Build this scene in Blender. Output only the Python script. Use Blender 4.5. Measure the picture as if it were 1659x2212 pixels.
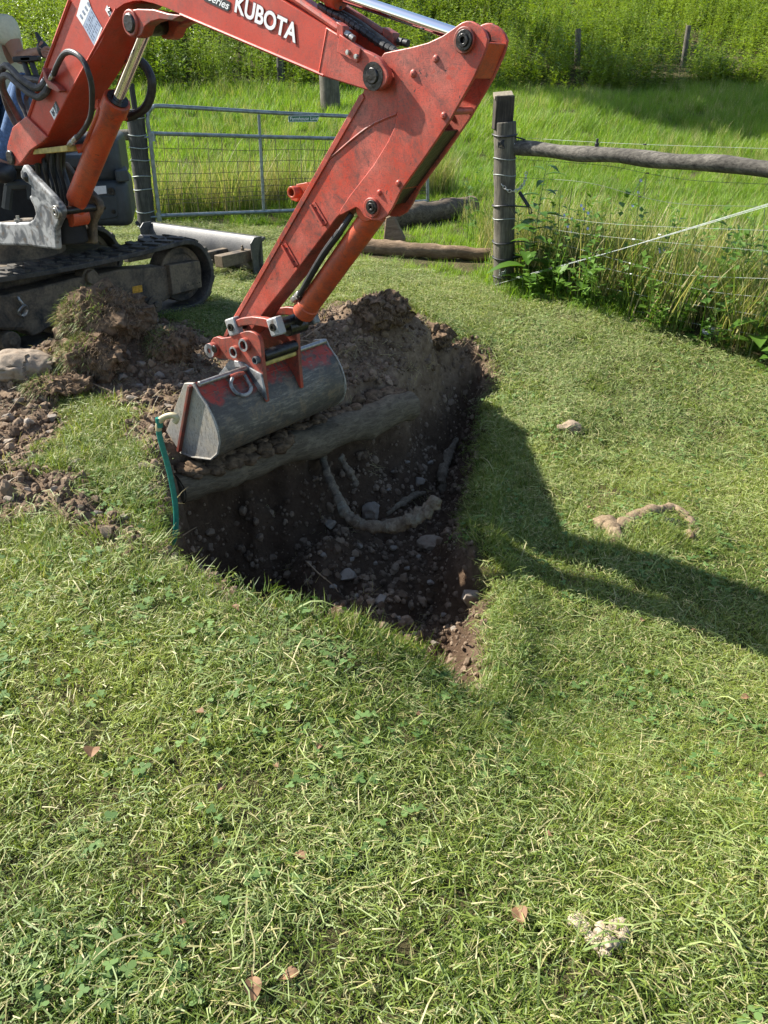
import bpy, bmesh, math, random
import numpy as np
from mathutils import Vector, Matrix, noise as mnoise
random.seed(7); RNG = np.random.default_rng(11)
for _o in list(bpy.data.objects): bpy.data.objects.remove(_o)
SC = bpy.context.scene; COL = SC.collection
R = math.radians
# ---------------------------------------------------------------- camera, light, exposure
CAM_H, PITCH, FPX = 1.5, R(29.0), 1662.0          # focal length in units of a 1659 x 2212 picture
U0, V0 = 829.5, 1106.0
cam = bpy.data.cameras.new('camera'); camo = bpy.data.objects.new('camera', cam); COL.objects.link(camo)
camo.location = (0, 0, CAM_H); camo.rotation_euler = (R(90) - PITCH, 0, 0)
cam.sensor_fit = 'VERTICAL'; cam.sensor_height = 36.0; cam.lens = FPX / 2212 * 36.0
cam.clip_start = 0.05; cam.clip_end = 400; SC.camera = camo
SUN_C, SUN_E = R(23.5), R(42.0)                    # shadows run along (cos c, -sin c)
TO_SUN = Vector((-math.cos(SUN_C) * math.cos(SUN_E), math.sin(SUN_C) * math.cos(SUN_E), math.sin(SUN_E)))
sun = bpy.data.lights.new('sun', 'SUN'); suno = bpy.data.objects.new('sun', sun); COL.objects.link(suno)
sun.energy = 5.0; sun.angle = R(0.53); sun.color = (1.0, 0.95, 0.86)
suno.rotation_euler = (-TO_SUN).to_track_quat('-Z', 'Y').to_euler(); suno.location = (-6, 6, 8)
W = bpy.data.worlds.new('World'); SC.world = W; W.use_nodes = True
nt = W.node_tree; nt.nodes.clear()
sky = nt.nodes.new('ShaderNodeTexSky'); sky.sky_type = 'NISHITA'; sky.sun_disc = False
sky.sun_elevation = SUN_E; sky.sun_rotation = math.atan2(TO_SUN.x, TO_SUN.y)
bg = nt.nodes.new('ShaderNodeBackground'); bg.inputs['Strength'].default_value = 0.09
wo = nt.nodes.new('ShaderNodeOutputWorld'); nt.links.new(sky.outputs[0], bg.inputs[0]); nt.links.new(bg.outputs[0], wo.inputs[0])
SC.view_settings.view_transform = 'Standard'; SC.view_settings.look = 'None'
SC.view_settings.gamma = 1.0; SC.view_settings.use_curve_mapping = False
SC.view_settings.exposure = 1.4
SC.render.engine = 'CYCLES'
SC.cycles.max_bounces = 6; SC.cycles.diffuse_bounces = 3; SC.cycles.transmission_bounces = 4; SC.cycles.glossy_bounces = 3
# ---------------------------------------------------------------- measuring helpers
CAMP = np.array([0, 0, CAM_H]); FWD = np.array([0, math.cos(PITCH), -math.sin(PITCH)]); UPV = np.array([0, math.sin(PITCH), math.cos(PITCH)])
def ray(u, v): return FWD + np.array([1., 0, 0]) * (u - U0) / FPX + UPV * (V0 - v) / FPX
def G(u, v, z=0.0):
    d = ray(u, v); return CAMP + d * ((z - CAM_H) / d[2])
def on_plane(u, v, n, p0):
    d = ray(u, v); n = np.asarray(n, float); return CAMP + d * (((np.asarray(p0) - CAMP) @ n) / (d @ n))
def project(p):
    r = np.asarray(p) - CAMP; d = r[..., :] @ FWD
    return U0 + FPX * r[..., 0] / d, V0 - FPX * (r @ UPV) / d, d
BA = R(38.0)                                        # heading of the boom plane
HH = np.array([math.cos(BA), -math.sin(BA), 0]); WW = np.array([math.sin(BA), math.cos(BA), 0]); ZZ = np.array([0, 0, 1.])
BKW = 0.86
ANCH = G(457, 992, 0.0) + WW * BKW / 2
def PB(u, v, off=0.0):
    d = ray(u, v); return CAMP + d * ((off - (CAMP - ANCH) @ WW) / (d @ WW))
# ---------------------------------------------------------------- mesh building
class MB:
    def __init__(s): s.v = []; s.f = []; s.at = []; s.a = 0.0
    def add(s, vs, fs):
        b = len(s.v); s.v += [tuple(map(float, p)) for p in vs]; s.f += [tuple(b + i for i in f) for f in fs]; s.at += [s.a] * len(fs)
    def prism(s, A, B):
        n = len(A); A = [np.asarray(p) for p in A]; B = [np.asarray(p) for p in B]
        nrm = np.zeros(3)
        for i in range(n): nrm += np.cross(A[i], A[(i + 1) % n])
        flip = nrm @ (B[0] - A[0]) > 0
        fa = tuple(range(n)); fb = tuple(range(2 * n - 1, n - 1, -1)); sd = [(j, i, n + i, n + j) for i, j in ((k, (k + 1) % n) for k in range(n))]
        fs = [fa, fb] + sd
        if flip: fs = [tuple(reversed(f)) for f in fs]
        s.add(A + B, fs)
    def cyl(s, p0, p1, r0, r1=None, n=20, cap=True):
        s.tube([p0, p1], [r0, r0 if r1 is None else r1], n, cap)
    def tube(s, path, r, n=8, cap=True):
        P = [np.asarray(p, float) for p in path]; m = len(P); rr = r if isinstance(r, (list, tuple, np.ndarray)) else [r] * m
        T = []
        for i in range(m):
            t = P[min(i + 1, m - 1)] - P[max(i - 1, 0)]; T.append(t / (np.linalg.norm(t) + 1e-12))
        a = np.cross(T[0], ZZ)
        if np.linalg.norm(a) < 0.1: a = np.cross(T[0], [1., 0, 0])
        a /= np.linalg.norm(a); vs = []
        for i in range(m):
            a = a - T[i] * (a @ T[i]); a /= np.linalg.norm(a); b = np.cross(T[i], a)
            for k in range(n):
                q = 2 * math.pi * k / n; vs.append(P[i] + rr[i] * (a * math.cos(q) + b * math.sin(q)))
        fs = [(i * n + k, i * n + (k + 1) % n, (i + 1) * n + (k + 1) % n, (i + 1) * n + k) for i in range(m - 1) for k in range(n)]
        if cap: fs += [tuple(reversed(range(n))), tuple((m - 1) * n + k for k in range(n))]
        s.add(vs, fs)
    def pipe(s, p0, p1, ro, ri, n=20):
        P0 = np.asarray(p0, float); P1 = np.asarray(p1, float); t = P1 - P0; t /= np.linalg.norm(t)
        a = np.cross(t, ZZ)
        if np.linalg.norm(a) < 0.1: a = np.cross(t, [1., 0, 0])
        a /= np.linalg.norm(a); b = np.cross(t, a); vs = []
        for (p, r) in ((P0, ro), (P1, ro), (P1, ri), (P0, ri)):
            for k in range(n):
                q = 2 * math.pi * k / n; vs.append(p + r * (a * math.cos(q) + b * math.sin(q)))
        fs = []
        for i in range(4):
            j = (i + 1) % 4
            fs += [(i * n + k, i * n + (k + 1) % n, j * n + (k + 1) % n, j * n + k) for k in range(n)]
        s.add(vs, fs)
    def box(s, c, ax, hs):
        c = np.asarray(c, float); ax = [np.asarray(a, float) / np.linalg.norm(a) for a in ax]
        vs = [c + ax[0] * hs[0] * i + ax[1] * hs[1] * j + ax[2] * hs[2] * k for i in (-1, 1) for j in (-1, 1) for k in (-1, 1)]
        fs = [(0, 1, 3, 2), (4, 6, 7, 5), (0, 4, 5, 1), (2, 3, 7, 6), (0, 2, 6, 4), (1, 5, 7, 3)]
        if np.cross(ax[0], ax[1]) @ ax[2] < 0: fs = [tuple(reversed(f)) for f in fs]
        s.add(vs, fs)
    def strip(s, path, side, w0, tip=True):
        n = len(path); vs = []; fs = []
        for i, p in enumerate(path):
            k = i / (n - 1); w = w0 * ((1 - k) ** 0.6 if tip else 1.0)
            if tip and i == n - 1: vs.append(p)
            else: vs += [np.asarray(p) - np.asarray(side) * w / 2, np.asarray(p) + np.asarray(side) * w / 2]
        for i in range(n - 1):
            if tip and i == n - 2: fs.append((2 * i, 2 * i + 1, 2 * i + 2))
            else: fs.append((2 * i, 2 * i + 1, 2 * i + 3, 2 * i + 2))
        s.add(vs, fs)
_ico = {}
def ico(sub):
    if sub not in _ico:
        b = bmesh.new(); bmesh.ops.create_icosphere(b, subdivisions=sub, radius=1)
        b.verts.ensure_lookup_table(); _ico[sub] = (np.array([v.co[:] for v in b.verts]), [tuple(v.index for v in f.verts) for f in b.faces]); b.free()
    return _ico[sub]
def lump(mb, c, size, sub=2, amp=0.35, freq=1.3, seed=0, facet=0.0):
    V, F = ico(sub); out = []
    o = Vector((seed * 3.7, seed * 1.3, seed * 7.1))
    for p in V:
        q = Vector(p)
        d = 1 + amp * mnoise.noise(q * freq + o) + amp * .45 * mnoise.noise(q * freq * 2.7 + o)
        if facet: d = min(d, 1 - facet * (0.5 + 0.5 * mnoise.noise(Vector((round(q.x * 1.4), round(q.y * 1.4), round(q.z * 1.4))) + o)))
        out.append(np.asarray(c) + p * d * np.asarray(size))
    mb.add(out, F)
def hullrock(mb, c, size, n=18, seed=0):
    rg = random.Random(seed); b = bmesh.new(); pts = []
    for i in range(n):
        d = Vector([rg.gauss(0, 1) for _ in range(3)]).normalized() * rg.uniform(.82, 1.05); pts.append(b.verts.new(d))
    bmesh.ops.convex_hull(b, input=pts); b.verts.ensure_lookup_table()
    for v in [v for v in b.verts if not v.link_faces]: b.verts.remove(v)
    b.verts.index_update(); V = [np.asarray(c) + np.array(v.co[:]) * np.asarray(size) for v in b.verts]; F = [tuple(v.index for v in f.verts) for f in b.faces]; b.free(); mb.add(V, F)
WL = {}
def mesh_from(name, mb, smooth=True, ang=35):
    me = bpy.data.meshes.new(name); me.from_pydata(mb.v, [], mb.f)
    if any(a != 0 for a in mb.at):
        at = me.attributes.new('c', 'FLOAT', 'FACE'); at.data.foreach_set('value', mb.at)
    me.validate()
    if smooth:
        me.polygons.foreach_set('use_smooth', [True] * len(me.polygons)); me.set_sharp_from_angle(angle=R(ang))
    return me
def mk(name, mb, mat, parent=None, bevel=0.0, smooth=True, ang=35, loc=None, label=None, segs=2):
    """link one mesh object; vertices are given in world space"""
    L = np.array(WL.get(parent, (0, 0, 0)), float) if parent is not None else np.array(loc if loc is not None else (0, 0, 0), float)
    m2 = MB(); m2.v = [tuple(np.array(p) - L) for p in mb.v]; m2.f = mb.f; m2.at = mb.at
    me = mesh_from(name, m2, smooth, ang); o = bpy.data.objects.new(name, me); COL.objects.link(o)
    if mat: me.materials.append(mat)
    if parent is not None: o.parent = parent
    else: o.location = L
    WL[o] = tuple(L)
    if bevel:
        b = o.modifiers.new('bevel', 'BEVEL'); b.width = bevel; b.segments = segs; b.limit_method = 'ANGLE'; b.angle_limit = R(40); b.harden_normals = False
    if label: o['label'] = label
    return o
def tag(o, label=None, cat=None, group=None, kind=None):
    if label: o['label'] = label
    if cat: o['category'] = cat
    if group: o['group'] = group
    if kind: o['kind'] = kind
    return o
def thing(name, loc, label, cat, group=None):
    o = bpy.data.objects.new(name, None); COL.objects.link(o); o.location = tuple(map(float, loc)); o.empty_display_size = 0.1
    WL[o] = tuple(map(float, loc)); return tag(o, label, cat, group)
def clone(o, loc, rot=None, scale=None):
    c = o.copy(); COL.objects.link(c); c.location = tuple(map(float, loc)); WL[c] = tuple(map(float, loc))
    if rot is not None: c.rotation_euler = rot
    if scale is not None: c.scale = (scale,) * 3 if np.isscalar(scale) else scale
    for ch in o.children:
        d = ch.copy(); COL.objects.link(d); d.parent = c
        for g in ch.children:
            e = g.copy(); COL.objects.link(e); e.parent = d
    return c
def catmull(pts, k=6):
    P = [np.asarray(p, float) for p in pts]; P = [2 * P[0] - P[1]] + P + [2 * P[-1] - P[-2]]; out = []
    for i in range(1, len(P) - 2):
        for j in range(k):
            t = j / k; a, b, c, d = P[i - 1], P[i], P[i + 1], P[i + 2]
            out.append(.5 * (2 * b + (c - a) * t + (2 * a - 5 * b + 4 * c - d) * t * t + (3 * b - a - 3 * c + d) * t ** 3))
    out.append(P[-2]); return out
# ---------------------------------------------------------------- materials
class NT:
    def __init__(s, name):
        s.m = bpy.data.materials.new(name); s.m.use_nodes = True; s.t = s.m.node_tree; s.t.nodes.clear()
        s.out = s.n('ShaderNodeOutputMaterial')
    def n(s, t, **kw):
        x = s.t.nodes.new(t)
        for k, v in kw.items():
            if k.startswith('i_'):
                key = k[2:]; key = int(key) if key.isdigit() else key.replace('_', ' ')
                x.inputs[key].default_value = v
            else: setattr(x, k, v)
        return x
    def l(s, a, b): s.t.links.new(a, b)
    def coord(s, kind='Object', scale=None):
        c = s.n('ShaderNodeTexCoord')
        if scale is None: return c.outputs[kind]
        mp = s.n('ShaderNodeMapping'); mp.inputs['Scale'].default_value = scale; s.l(c.outputs[kind], mp.inputs[0]); return mp.outputs[0]
    def noise(s, vec, scale, detail=4, rough=.55, dist=0.):
        x = s.n('ShaderNodeTexNoise'); x.inputs['Scale'].default_value = scale; x.inputs['Detail'].default_value = detail
        x.inputs['Roughness'].default_value = rough; x.inputs['Distortion'].default_value = dist; s.l(vec, x.inputs['Vector']); return x.outputs[0]
    def ramp(s, fac, stops):
        x = s.n('ShaderNodeValToRGB'); e = x.color_ramp.elements
        while len(e) < len(stops): e.new(0.5)
        for i, (p, c) in enumerate(stops):
            e[i].position = p; e[i].color = (c, c, c, 1) if np.isscalar(c) else (*c, 1)
        s.l(fac, x.inputs[0]); return x.outputs[0]
    def mix(s, fac, a, b, blend='MIX'):
        x = s.n('ShaderNodeMix', data_type='RGBA', blend_type=blend)
        for i, v in ((0, fac), (6, a), (7, b)):
            if hasattr(v, 'is_linked'): s.l(v, x.inputs[i])
            elif np.isscalar(v): x.inputs[i].default_value = v if i == 0 else (v, v, v, 1)
            else: x.inputs[i].default_value = (*v, 1)
        return x.outputs[2]
    def math(s, op, a, b=None):
        x = s.n('ShaderNodeMath', operation=op)
        for i, v in ((0, a), (1, b)):
            if v is None: continue
            if hasattr(v, 'is_linked'): s.l(v, x.inputs[i])
            else: x.inputs[i].default_value = v
        return x.outputs[0]
    def bsdf(s, col, rough=.5, metal=0., spec=.5, bump=None, bstr=.3, bdist=.005, coat=0.):
        p = s.n('ShaderNodeBsdfPrincipled')
        for nm, v in (('Base Color', col), ('Roughness', rough), ('Metallic', metal)):
            if hasattr(v, 'is_linked'): s.l(v, p.inputs[nm])
            else: p.inputs[nm].default_value = (*v, 1) if nm == 'Base Color' else v
        p.inputs['Specular IOR Level'].default_value = spec; p.inputs['Coat Weight'].default_value = coat
        if bump is not None:
            b = s.n('ShaderNodeBump'); b.inputs['Strength'].default_value = bstr; b.inputs['Distance'].default_value = bdist
            s.l(bump, b.inputs['Height']); s.l(b.outputs[0], p.inputs['Normal'])
        s.l(p.outputs[0], s.out.inputs[0]); return p
def simple(name, col, rough=.5, metal=0., spec=.5, var=.25, scale=30, bump=.15):
    t = NT(name); v = t.coord(); n = t.noise(v, scale, 5)
    c = t.mix(t.ramp(n, [(.3, 0.), (.7, 1.)]), tuple(x * (1 - var) for x in col), tuple(min(1, x * (1 + var)) for x in col))
    t.bsdf(c, rough, metal, spec, n, bump); return t.m
def paint(name, base, faded, fade=.5, chip=.5, dirt=.3, dirtcol=(.10, .075, .05), spots=0.):
    """weathered machine enamel: chalky fading, scratches, chips down to dark steel, dust"""
    t = NT(name); v = t.coord()
    big = t.noise(v, 5, 5, .6); mid = t.noise(v, 22, 6, .65, 1.2); fine = t.noise(v, 90, 5, .7)
    f = t.ramp(big, [(.35, 0.), (.68, fade)])
    c = t.mix(f, base, faded)
    sc = t.noise(t.coord(scale=(20, 20, 110)), 1.6, 3, .8, 3.5); c = t.mix(t.ramp(sc, [(.54, 0.), (.62, .85 * chip)]), c, (.13, .055, .045))
    sc2 = t.noise(t.coord(scale=(90, 90, 18)), 1.5, 3, .8, 4.0); c = t.mix(t.ramp(sc2, [(.55, 0.), (.63, .85 * chip)]), c, (.11, .05, .04))
    if spots: c = t.mix(t.ramp(mid, [(.60, 0.), (.66, spots)]), c, base)
    d = t.ramp(t.noise(v, 11, 8, .75, .6), [(.46, 0.), (.7, dirt)]); c = t.mix(d, c, dirtcol)
    g = t.ramp(t.noise(v, 4.2, 9, .78, 1.2), [(.47, 0.), (.60, .85 * chip)]); c = t.mix(t.math('MULTIPLY', g, t.ramp(t.noise(v, 45, 5, .7), [(.35, .2), (.6, 1.)])), c, (.075, .045, .038))
    ch = t.ramp(t.noise(v, 38, 8, .72, .8), [(.63, 0.), (.65, 1.)]); ch = t.math('MULTIPLY', ch, chip); c = t.mix(ch, c, (.035, .028, .024))
    r = t.ramp(fine, [(.3, .36), (.75, .62)])
    t.bsdf(c, r, 0., .45, t.math('ADD', t.math('MULTIPLY', fine, .25), t.math('MULTIPLY', ch, -.6)), .25, .003); return t.m
M = {}
M['red'] = paint('boom_paint', (.50, .036, .011), (.54, .10, .065), .55, .45, .18)
M['red_arm'] = paint('arm_paint', (.50, .040, .014), (.55, .145, .105), .95, 1., .45, spots=.8)
M['red_cyl'] = paint('cylinder_paint', (.52, .060, .010), (.54, .12, .045), .5, .7, .25)
M['bucket_red'] = paint('bucket_red_paint', (.20, .028, .016), (.24, .07, .05), .7, 1.0, .85)
M['red_link'] = paint('link_paint', (.40, .042, .020), (.43, .12, .085), .7, 1.0, .75)
M['chrome'] = simple('chrome', (.82, .83, .85), .08, 1., .5, .02, 8, 0.)
M['grease'] = simple('greasy_steel', (.022, .020, .018), .32, .3, .5, .6, 60, .5)
M['steel'] = simple('bare_steel', (.30, .29, .27), .42, .8, .5, .35, 50, .2)
M['zinc'] = simple('zinc_fitting', (.5, .5, .47), .35, .9, .5, .25, 80, .1)
M['rubber'] = simple('hose_rubber', (.020, .020, .021), .48, 0., .5, .4, 60, .3)
M['rubber_dusty'] = simple('dusty_hose', (.06, .056, .052), .65, 0., .4, .5, 45, .3)
M['black'] = simple('black_plastic', (.015, .015, .016), .5, 0., .5, .4, 30, .2)
M['house'] = simple('house_panel', (.035, .042, .043), .55, 0., .45, .35, 14, .15)
M['house_dark'] = simple('house_void_shade', (.012, .012, .013), .7, 0., .3, .4, 14, .15)  # near-black copy of the house colour, painting in the shade of voids
M['white'] = simple('white_vinyl', (.78, .78, .76), .4, 0., .5, .08, 60, 0.)
M['decal_black'] = simple('black_vinyl', (.02, .02, .02), .4, 0., .5, .3, 60, 0.)
M['decal_dark_red'] = simple('dark_red_vinyl', (.17, .03, .03), .4, 0., .5, .2, 60, 0.)
M['decal_grey'] = simple('blue_grey_vinyl', (.33, .40, .52), .35, 0., .5, .15, 60, 0.)
M['yellow'] = simple('faded_yellow', (.42, .33, .10), .6, 0., .4, .4, 30, .2)
M['orange'] = simple('orange_label', (.55, .28, .03), .6, 0., .4, .4, 60, .2)
def cast_metal():
    t = NT('cast_bracket'); v = t.coord(); a = t.noise(v, 9, 6, .6, .8)
    c = t.mix(t.ramp(a, [(.42, 0.), (.56, 1.)]), (.09, .095, .10), (.36, .36, .35)); c = t.mix(t.ramp(t.noise(v, 25, 6), [(.55, 0.), (.7, .8)]), c, (.11, .08, .055))
    t.bsdf(c, .6, .2, .4, t.noise(v, 120, 4), .3, .003); return t.m
M['cast'] = cast_metal()
def bucket_mat():
    t = NT('bucket_worn_steel'); v = t.coord(); geo = t.n('ShaderNodeNewGeometry'); z = t.n('ShaderNodeSeparateXYZ'); t.l(geo.outputs['Position'], z.inputs[0])
    h = t.math('ADD', z.outputs[2], t.math('MULTIPLY', t.math('SUBTRACT', t.noise(v, 9, 7, .7), .5), .17))
    red = t.ramp(t.math('MULTIPLY', t.math('SUBTRACT', h, .262), 30.), [(0., 0.), (1., 1.)])
    chips = t.ramp(t.noise(v, 34, 8, .7, .6), [(.5, 1.), (.57, .15)]); red = t.math('MULTIPLY', red, chips)
    st = t.mix(t.noise(v, 60, 8, .75), (.028, .026, .024), (.15, .138, .12)); st = t.mix(t.ramp(t.noise(t.coord(scale=(1, 1, 6)), 14, 6, .7), [(.5, 0.), (.68, .75)]), st, (.30, .265, .205))
    st = t.mix(t.ramp(t.noise(v, 7, 5, .6), [(.45, 0.), (.62, .6)]), st, (.05, .043, .036)); st = t.mix(t.ramp(t.noise(v, 10, 9, .8, .5), [(.5, 0.), (.64, .85)]), st, (.21, .155, .10))
    c = t.mix(red, st, (.36, .052, .036)); t.bsdf(c, .55, .15, .45, t.noise(v, 110, 6, .7), .5, .004); return t.m
M['bucket'] = bucket_mat()
def bucket_side():
    t = NT('bucket_side_steel'); v = t.coord(); c = t.mix(t.noise(v, 55, 8, .78), (.09, .085, .078), (.52, .50, .45)); c = t.mix(t.ramp(t.noise(v, 12, 8, .75), [(.46, 0.), (.66, .8)]), c, (.42, .36, .27)); c = t.mix(t.ramp(t.noise(t.coord(scale=(60, 60, 12)), 1.5, 4, .8, 2.), [(.54, 0.), (.62, .7)]), c, (.06, .05, .042))
    t.bsdf(c, .5, .25, .5, t.noise(v, 130, 6, .7), .4, .003); return t.m
M['bucket_side'] = bucket_side()
def dusty(name, base, dust, lo=.4, hi=.62, sc=6, rough=.75):
    t = NT(name); v = t.coord(); f = t.ramp(t.noise(v, sc, 8, .68, .4), [(lo, 0.), (hi, 1.)]); c = t.mix(f, base, dust)
    c = t.mix(t.ramp(t.noise(v, 70, 4), [(.35, .35), (.6, 0.)]), c, (.01, .01, .01)); t.bsdf(c, rough, 0., .35, t.noise(v, 90, 5), .3, .003); return t.m
M['track'] = dusty('track_rubber', (.022, .023, .024), (.12, .105, .085), .38, .68)
M['frame'] = dusty('muddy_track_frame', (.030, .028, .027), (.19, .145, .095), .34, .58)
M['blade'] = dusty('blade_steel', (.038, .04, .043), (.11, .105, .095), .35, .65, 5, .5)
def wood(name, dark, light, scale=(60, 60, 5), rough=.85, crack=.5):
    t = NT(name); v = t.coord(scale=scale); n = t.noise(v, 1.0, 6, .65, .6); c = t.mix(t.ramp(n, [(.32, 0.), (.68, 1.)]), dark, light)
    b = t.noise(t.coord(), 5, 4); c = t.mix(t.ramp(b, [(.4, .5), (.62, 0.)]), c, tuple(x * .5 for x in dark))
    cr = t.ramp(t.noise(v, 1.9, 3, .5, 1.), [(.30, 1.), (.36, 0.)]); c = t.mix(t.math('MULTIPLY', cr, crack), c, (.02, .017, .014))
    t.bsdf(c, rough, 0., .3, t.math('SUBTRACT', n, cr), .6, .006); return t.m
M['post'] = wood('weathered_post', (.065, .058, .044), (.19, .17, .13))
M['post_dark'] = wood('dark_post', (.035, .034, .03), (.11, .105, .092))
M['post_top'] = wood('creosoted_timber', (.025, .02, .015), (.10, .08, .058))
M['endgrain'] = simple('end_grain', (.20, .17, .12), .85, 0., .3, .3, 60, .4)
M['gate'] = simple('galvanised_gate', (.20, .23, .235), .42, .6, .5, .35, 18, .15)
M['wire'] = simple('rusty_mesh_wire', (.09, .07, .055), .6, .5, .5, .4, 40, .1)
M['wire_bright'] = simple('fence_wire', (.30, .33, .31), .55, .3, .5, .2, 40, .1)
M['wire_dark'] = simple('dark_fence_wire', (.10, .12, .09), .5, .4, .5, .3, 40, .1)
M['sign'] = simple('green_sign', (.012, .12, .06), .4, 0., .5, .15, 40, 0.)
def bark(name, dark, light, axis_scale=(40, 40, 7), moss=None):
    t = NT(name); v = t.coord(scale=axis_scale); n = t.noise(v, 1., 7, .7, .8); c = t.mix(t.ramp(n, [(.3, 0.), (.7, 1.)]), dark, light)
    o = t.noise(t.coord(), 9, 6, .7); c = t.mix(t.ramp(o, [(.55, 0.), (.68, .7)]), c, moss or tuple(x * 1.4 for x in light))
    t.bsdf(c, .9, 0., .2, n, .8, .012); return t.m
M['log'] = bark('bare_log_wood', (.10, .066, .040), (.27, .19, .12), (6, 30, 30))
M['log_grey'] = bark('grey_bark_log', (.05, .038, .027), (.18, .14, .10), (8, 30, 30))
M['log_pit'] = bark('buried_log_wood', (.065, .05, .034), (.19, .155, .105), (16, 16, 70))
M['root'] = bark('root_bark', (.085, .062, .042), (.26, .205, .14), (45, 45, 45), (.28, .28, .21))
M['root_sun'] = bark('dry_root_bark', (.11, .075, .045), (.30, .225, .14), (50, 50, 50))
M['twig'] = simple('twig_bark', (.24, .17, .11), .8, 0., .3, .4, 60, .3)
M['fibre'] = simple('root_fibre', (.30, .21, .125), .85, 0., .3, .35, 40, 0.)
def stone_mat(name, a, b):
    t = NT(name); v = t.coord(); oi = t.n('ShaderNodeObjectInfo'); n = t.noise(v, 9, 7, .7); c = t.mix(n, a, b)
    c = t.mix(t.math('MULTIPLY', oi.outputs['Random'], .5), c, (.20, .18, .16)); c = t.mix(t.ramp(t.noise(v, 30, 6), [(.52, 0.), (.66, .55)]), c, (.13, .085, .05)); t.bsdf(c, .88, 0., .3, t.noise(v, 40, 6, .7), .6, .01); return t.m
M['stone'] = stone_mat('field_stone', (.16, .125, .095), (.38, .32, .25))
M['stone_pale'] = stone_mat('sandstone', (.22, .155, .095), (.36, .27, .175))
def soil_mat():
    t = NT('crumb_soil'); v = t.coord(); a = t.n('ShaderNodeAttribute', attribute_type='INSTANCER', attribute_name='tint')
    c = t.mix(a.outputs['Fac'], (.11, .072, .046), (.40, .30, .21)); c = t.mix(t.ramp(t.noise(v, 25, 4), [(.4, .4), (.65, 0.)]), c, (.06, .036, .022)); t.bsdf(c, .95, 0., .15, t.noise(v, 60, 4), .6, .01); return t.m
M['crumb'] = soil_mat()
M['clod'] = simple('root_bound_soil', (.125, .086, .055), .95, 0., .1, .6, 38, 1.0)
M['cast_soil'] = simple('pale_worm_casts', (.36, .29, .21), .95, 0., .15, .3, 60, .8)
def leaf_mat(name, dark, light, dry=None, dryamt=0., trans=.35, rough=.42):
    """thin leaf: tint comes from the leaf itself ('c') and from its tuft ('tint')"""
    t = NT(name); a = t.n('ShaderNodeAttribute', attribute_type='INSTANCER', attribute_name='tint'); b = t.n('ShaderNodeAttribute', attribute_name='c')
    f = t.math('ADD', t.math('MULTIPLY', a.outputs['Fac'], .55), t.math('MULTIPLY', b.outputs['Fac'], .45)); c = t.mix(f, dark, light)
    if dry: c = t.mix(t.math('MULTIPLY', t.math('GREATER_THAN', b.outputs['Fac'], 1 - dryamt), .85), c, dry)
    p = t.n('ShaderNodeBsdfPrincipled'); t.l(c, p.inputs['Base Color']); p.inputs['Roughness'].default_value = rough; p.inputs['Specular IOR Level'].default_value = .5
    tr = t.n('ShaderNodeBsdfTranslucent'); t.l(t.mix(1., c, (1.1, 1.15, .55), 'MULTIPLY'), tr.inputs[0]); mx = t.n('ShaderNodeMixShader'); mx.inputs[0].default_value = trans
    t.l(p.outputs[0], mx.inputs[1]); t.l(tr.outputs[0], mx.inputs[2]); t.l(mx.outputs[0], t.out.inputs[0]); return t.m
M['lawn'] = leaf_mat('lawn_blade', (.045, .105, .010), (.30, .355, .058), (.43, .38, .17), .13, .36, .5)
M['clip'] = leaf_mat('clipping', (.11, .18, .04), (.36, .41, .14), (.46, .40, .21), .16, .3, .6)
M['clover'] = leaf_mat('clover_leaf', (.05, .12, .02), (.14, .23, .06), None, 0, .3, .75)
M['meadow'] = leaf_mat('meadow_blade', (.085, .18, .012), (.26, .39, .035), (.38, .35, .14), .06, .46, .6)
M['tall'] = leaf_mat('tall_grass_blade', (.08, .14, .02), (.24, .31, .06), (.48, .41, .21), .38, .4, .6)
M['dry'] = leaf_mat('dry_stalk', (.26, .21, .09), (.48, .41, .22), None, 0, .4)
M['weed'] = leaf_mat('weed_leaf', (.065, .125, .010), (.30, .39, .034), (.30, .26, .10), .03, .45)
M['herb'] = leaf_mat('herb_leaf', (.05, .12, .014), (.15, .27, .035), None, 0, .4)
M['stem'] = simple('green_stem', (.12, .16, .05), .6, 0., .3, .3, 30, 0.)
M['flower'] = simple('pale_blue_petal', (.50, .52, .78), .6, 0., .3, .15, 30, 0.)
M['deadleaf'] = simple('dead_leaf', (.17, .095, .048), .7, 0., .3, .35, 40, .3)
M['hose_green'] = simple('green_hose', (.012, .15, .12), .35, 0., .5, .2, 80, .2)
M['hose_tan'] = simple('sun_bleached_hose', (.40, .34, .20), .5, 0., .5, .2, 80, .2)
M['skin'] = simple('skin', (.30, .155, .10), .55, 0., .4, .1, 30, .1)
M['shirt'] = simple('cream_cotton', (.55, .54, .40), .9, 0., .2, .1, 60, .3)
M['jeans'] = simple('blue_denim', (.075, .13, .24), .9, 0., .2, .3, 80, .3)
M['plastic_bag'] = simple('grey_plastic', (.55, .57, .58), .3, 0., .5, .2, 20, .6)
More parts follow.
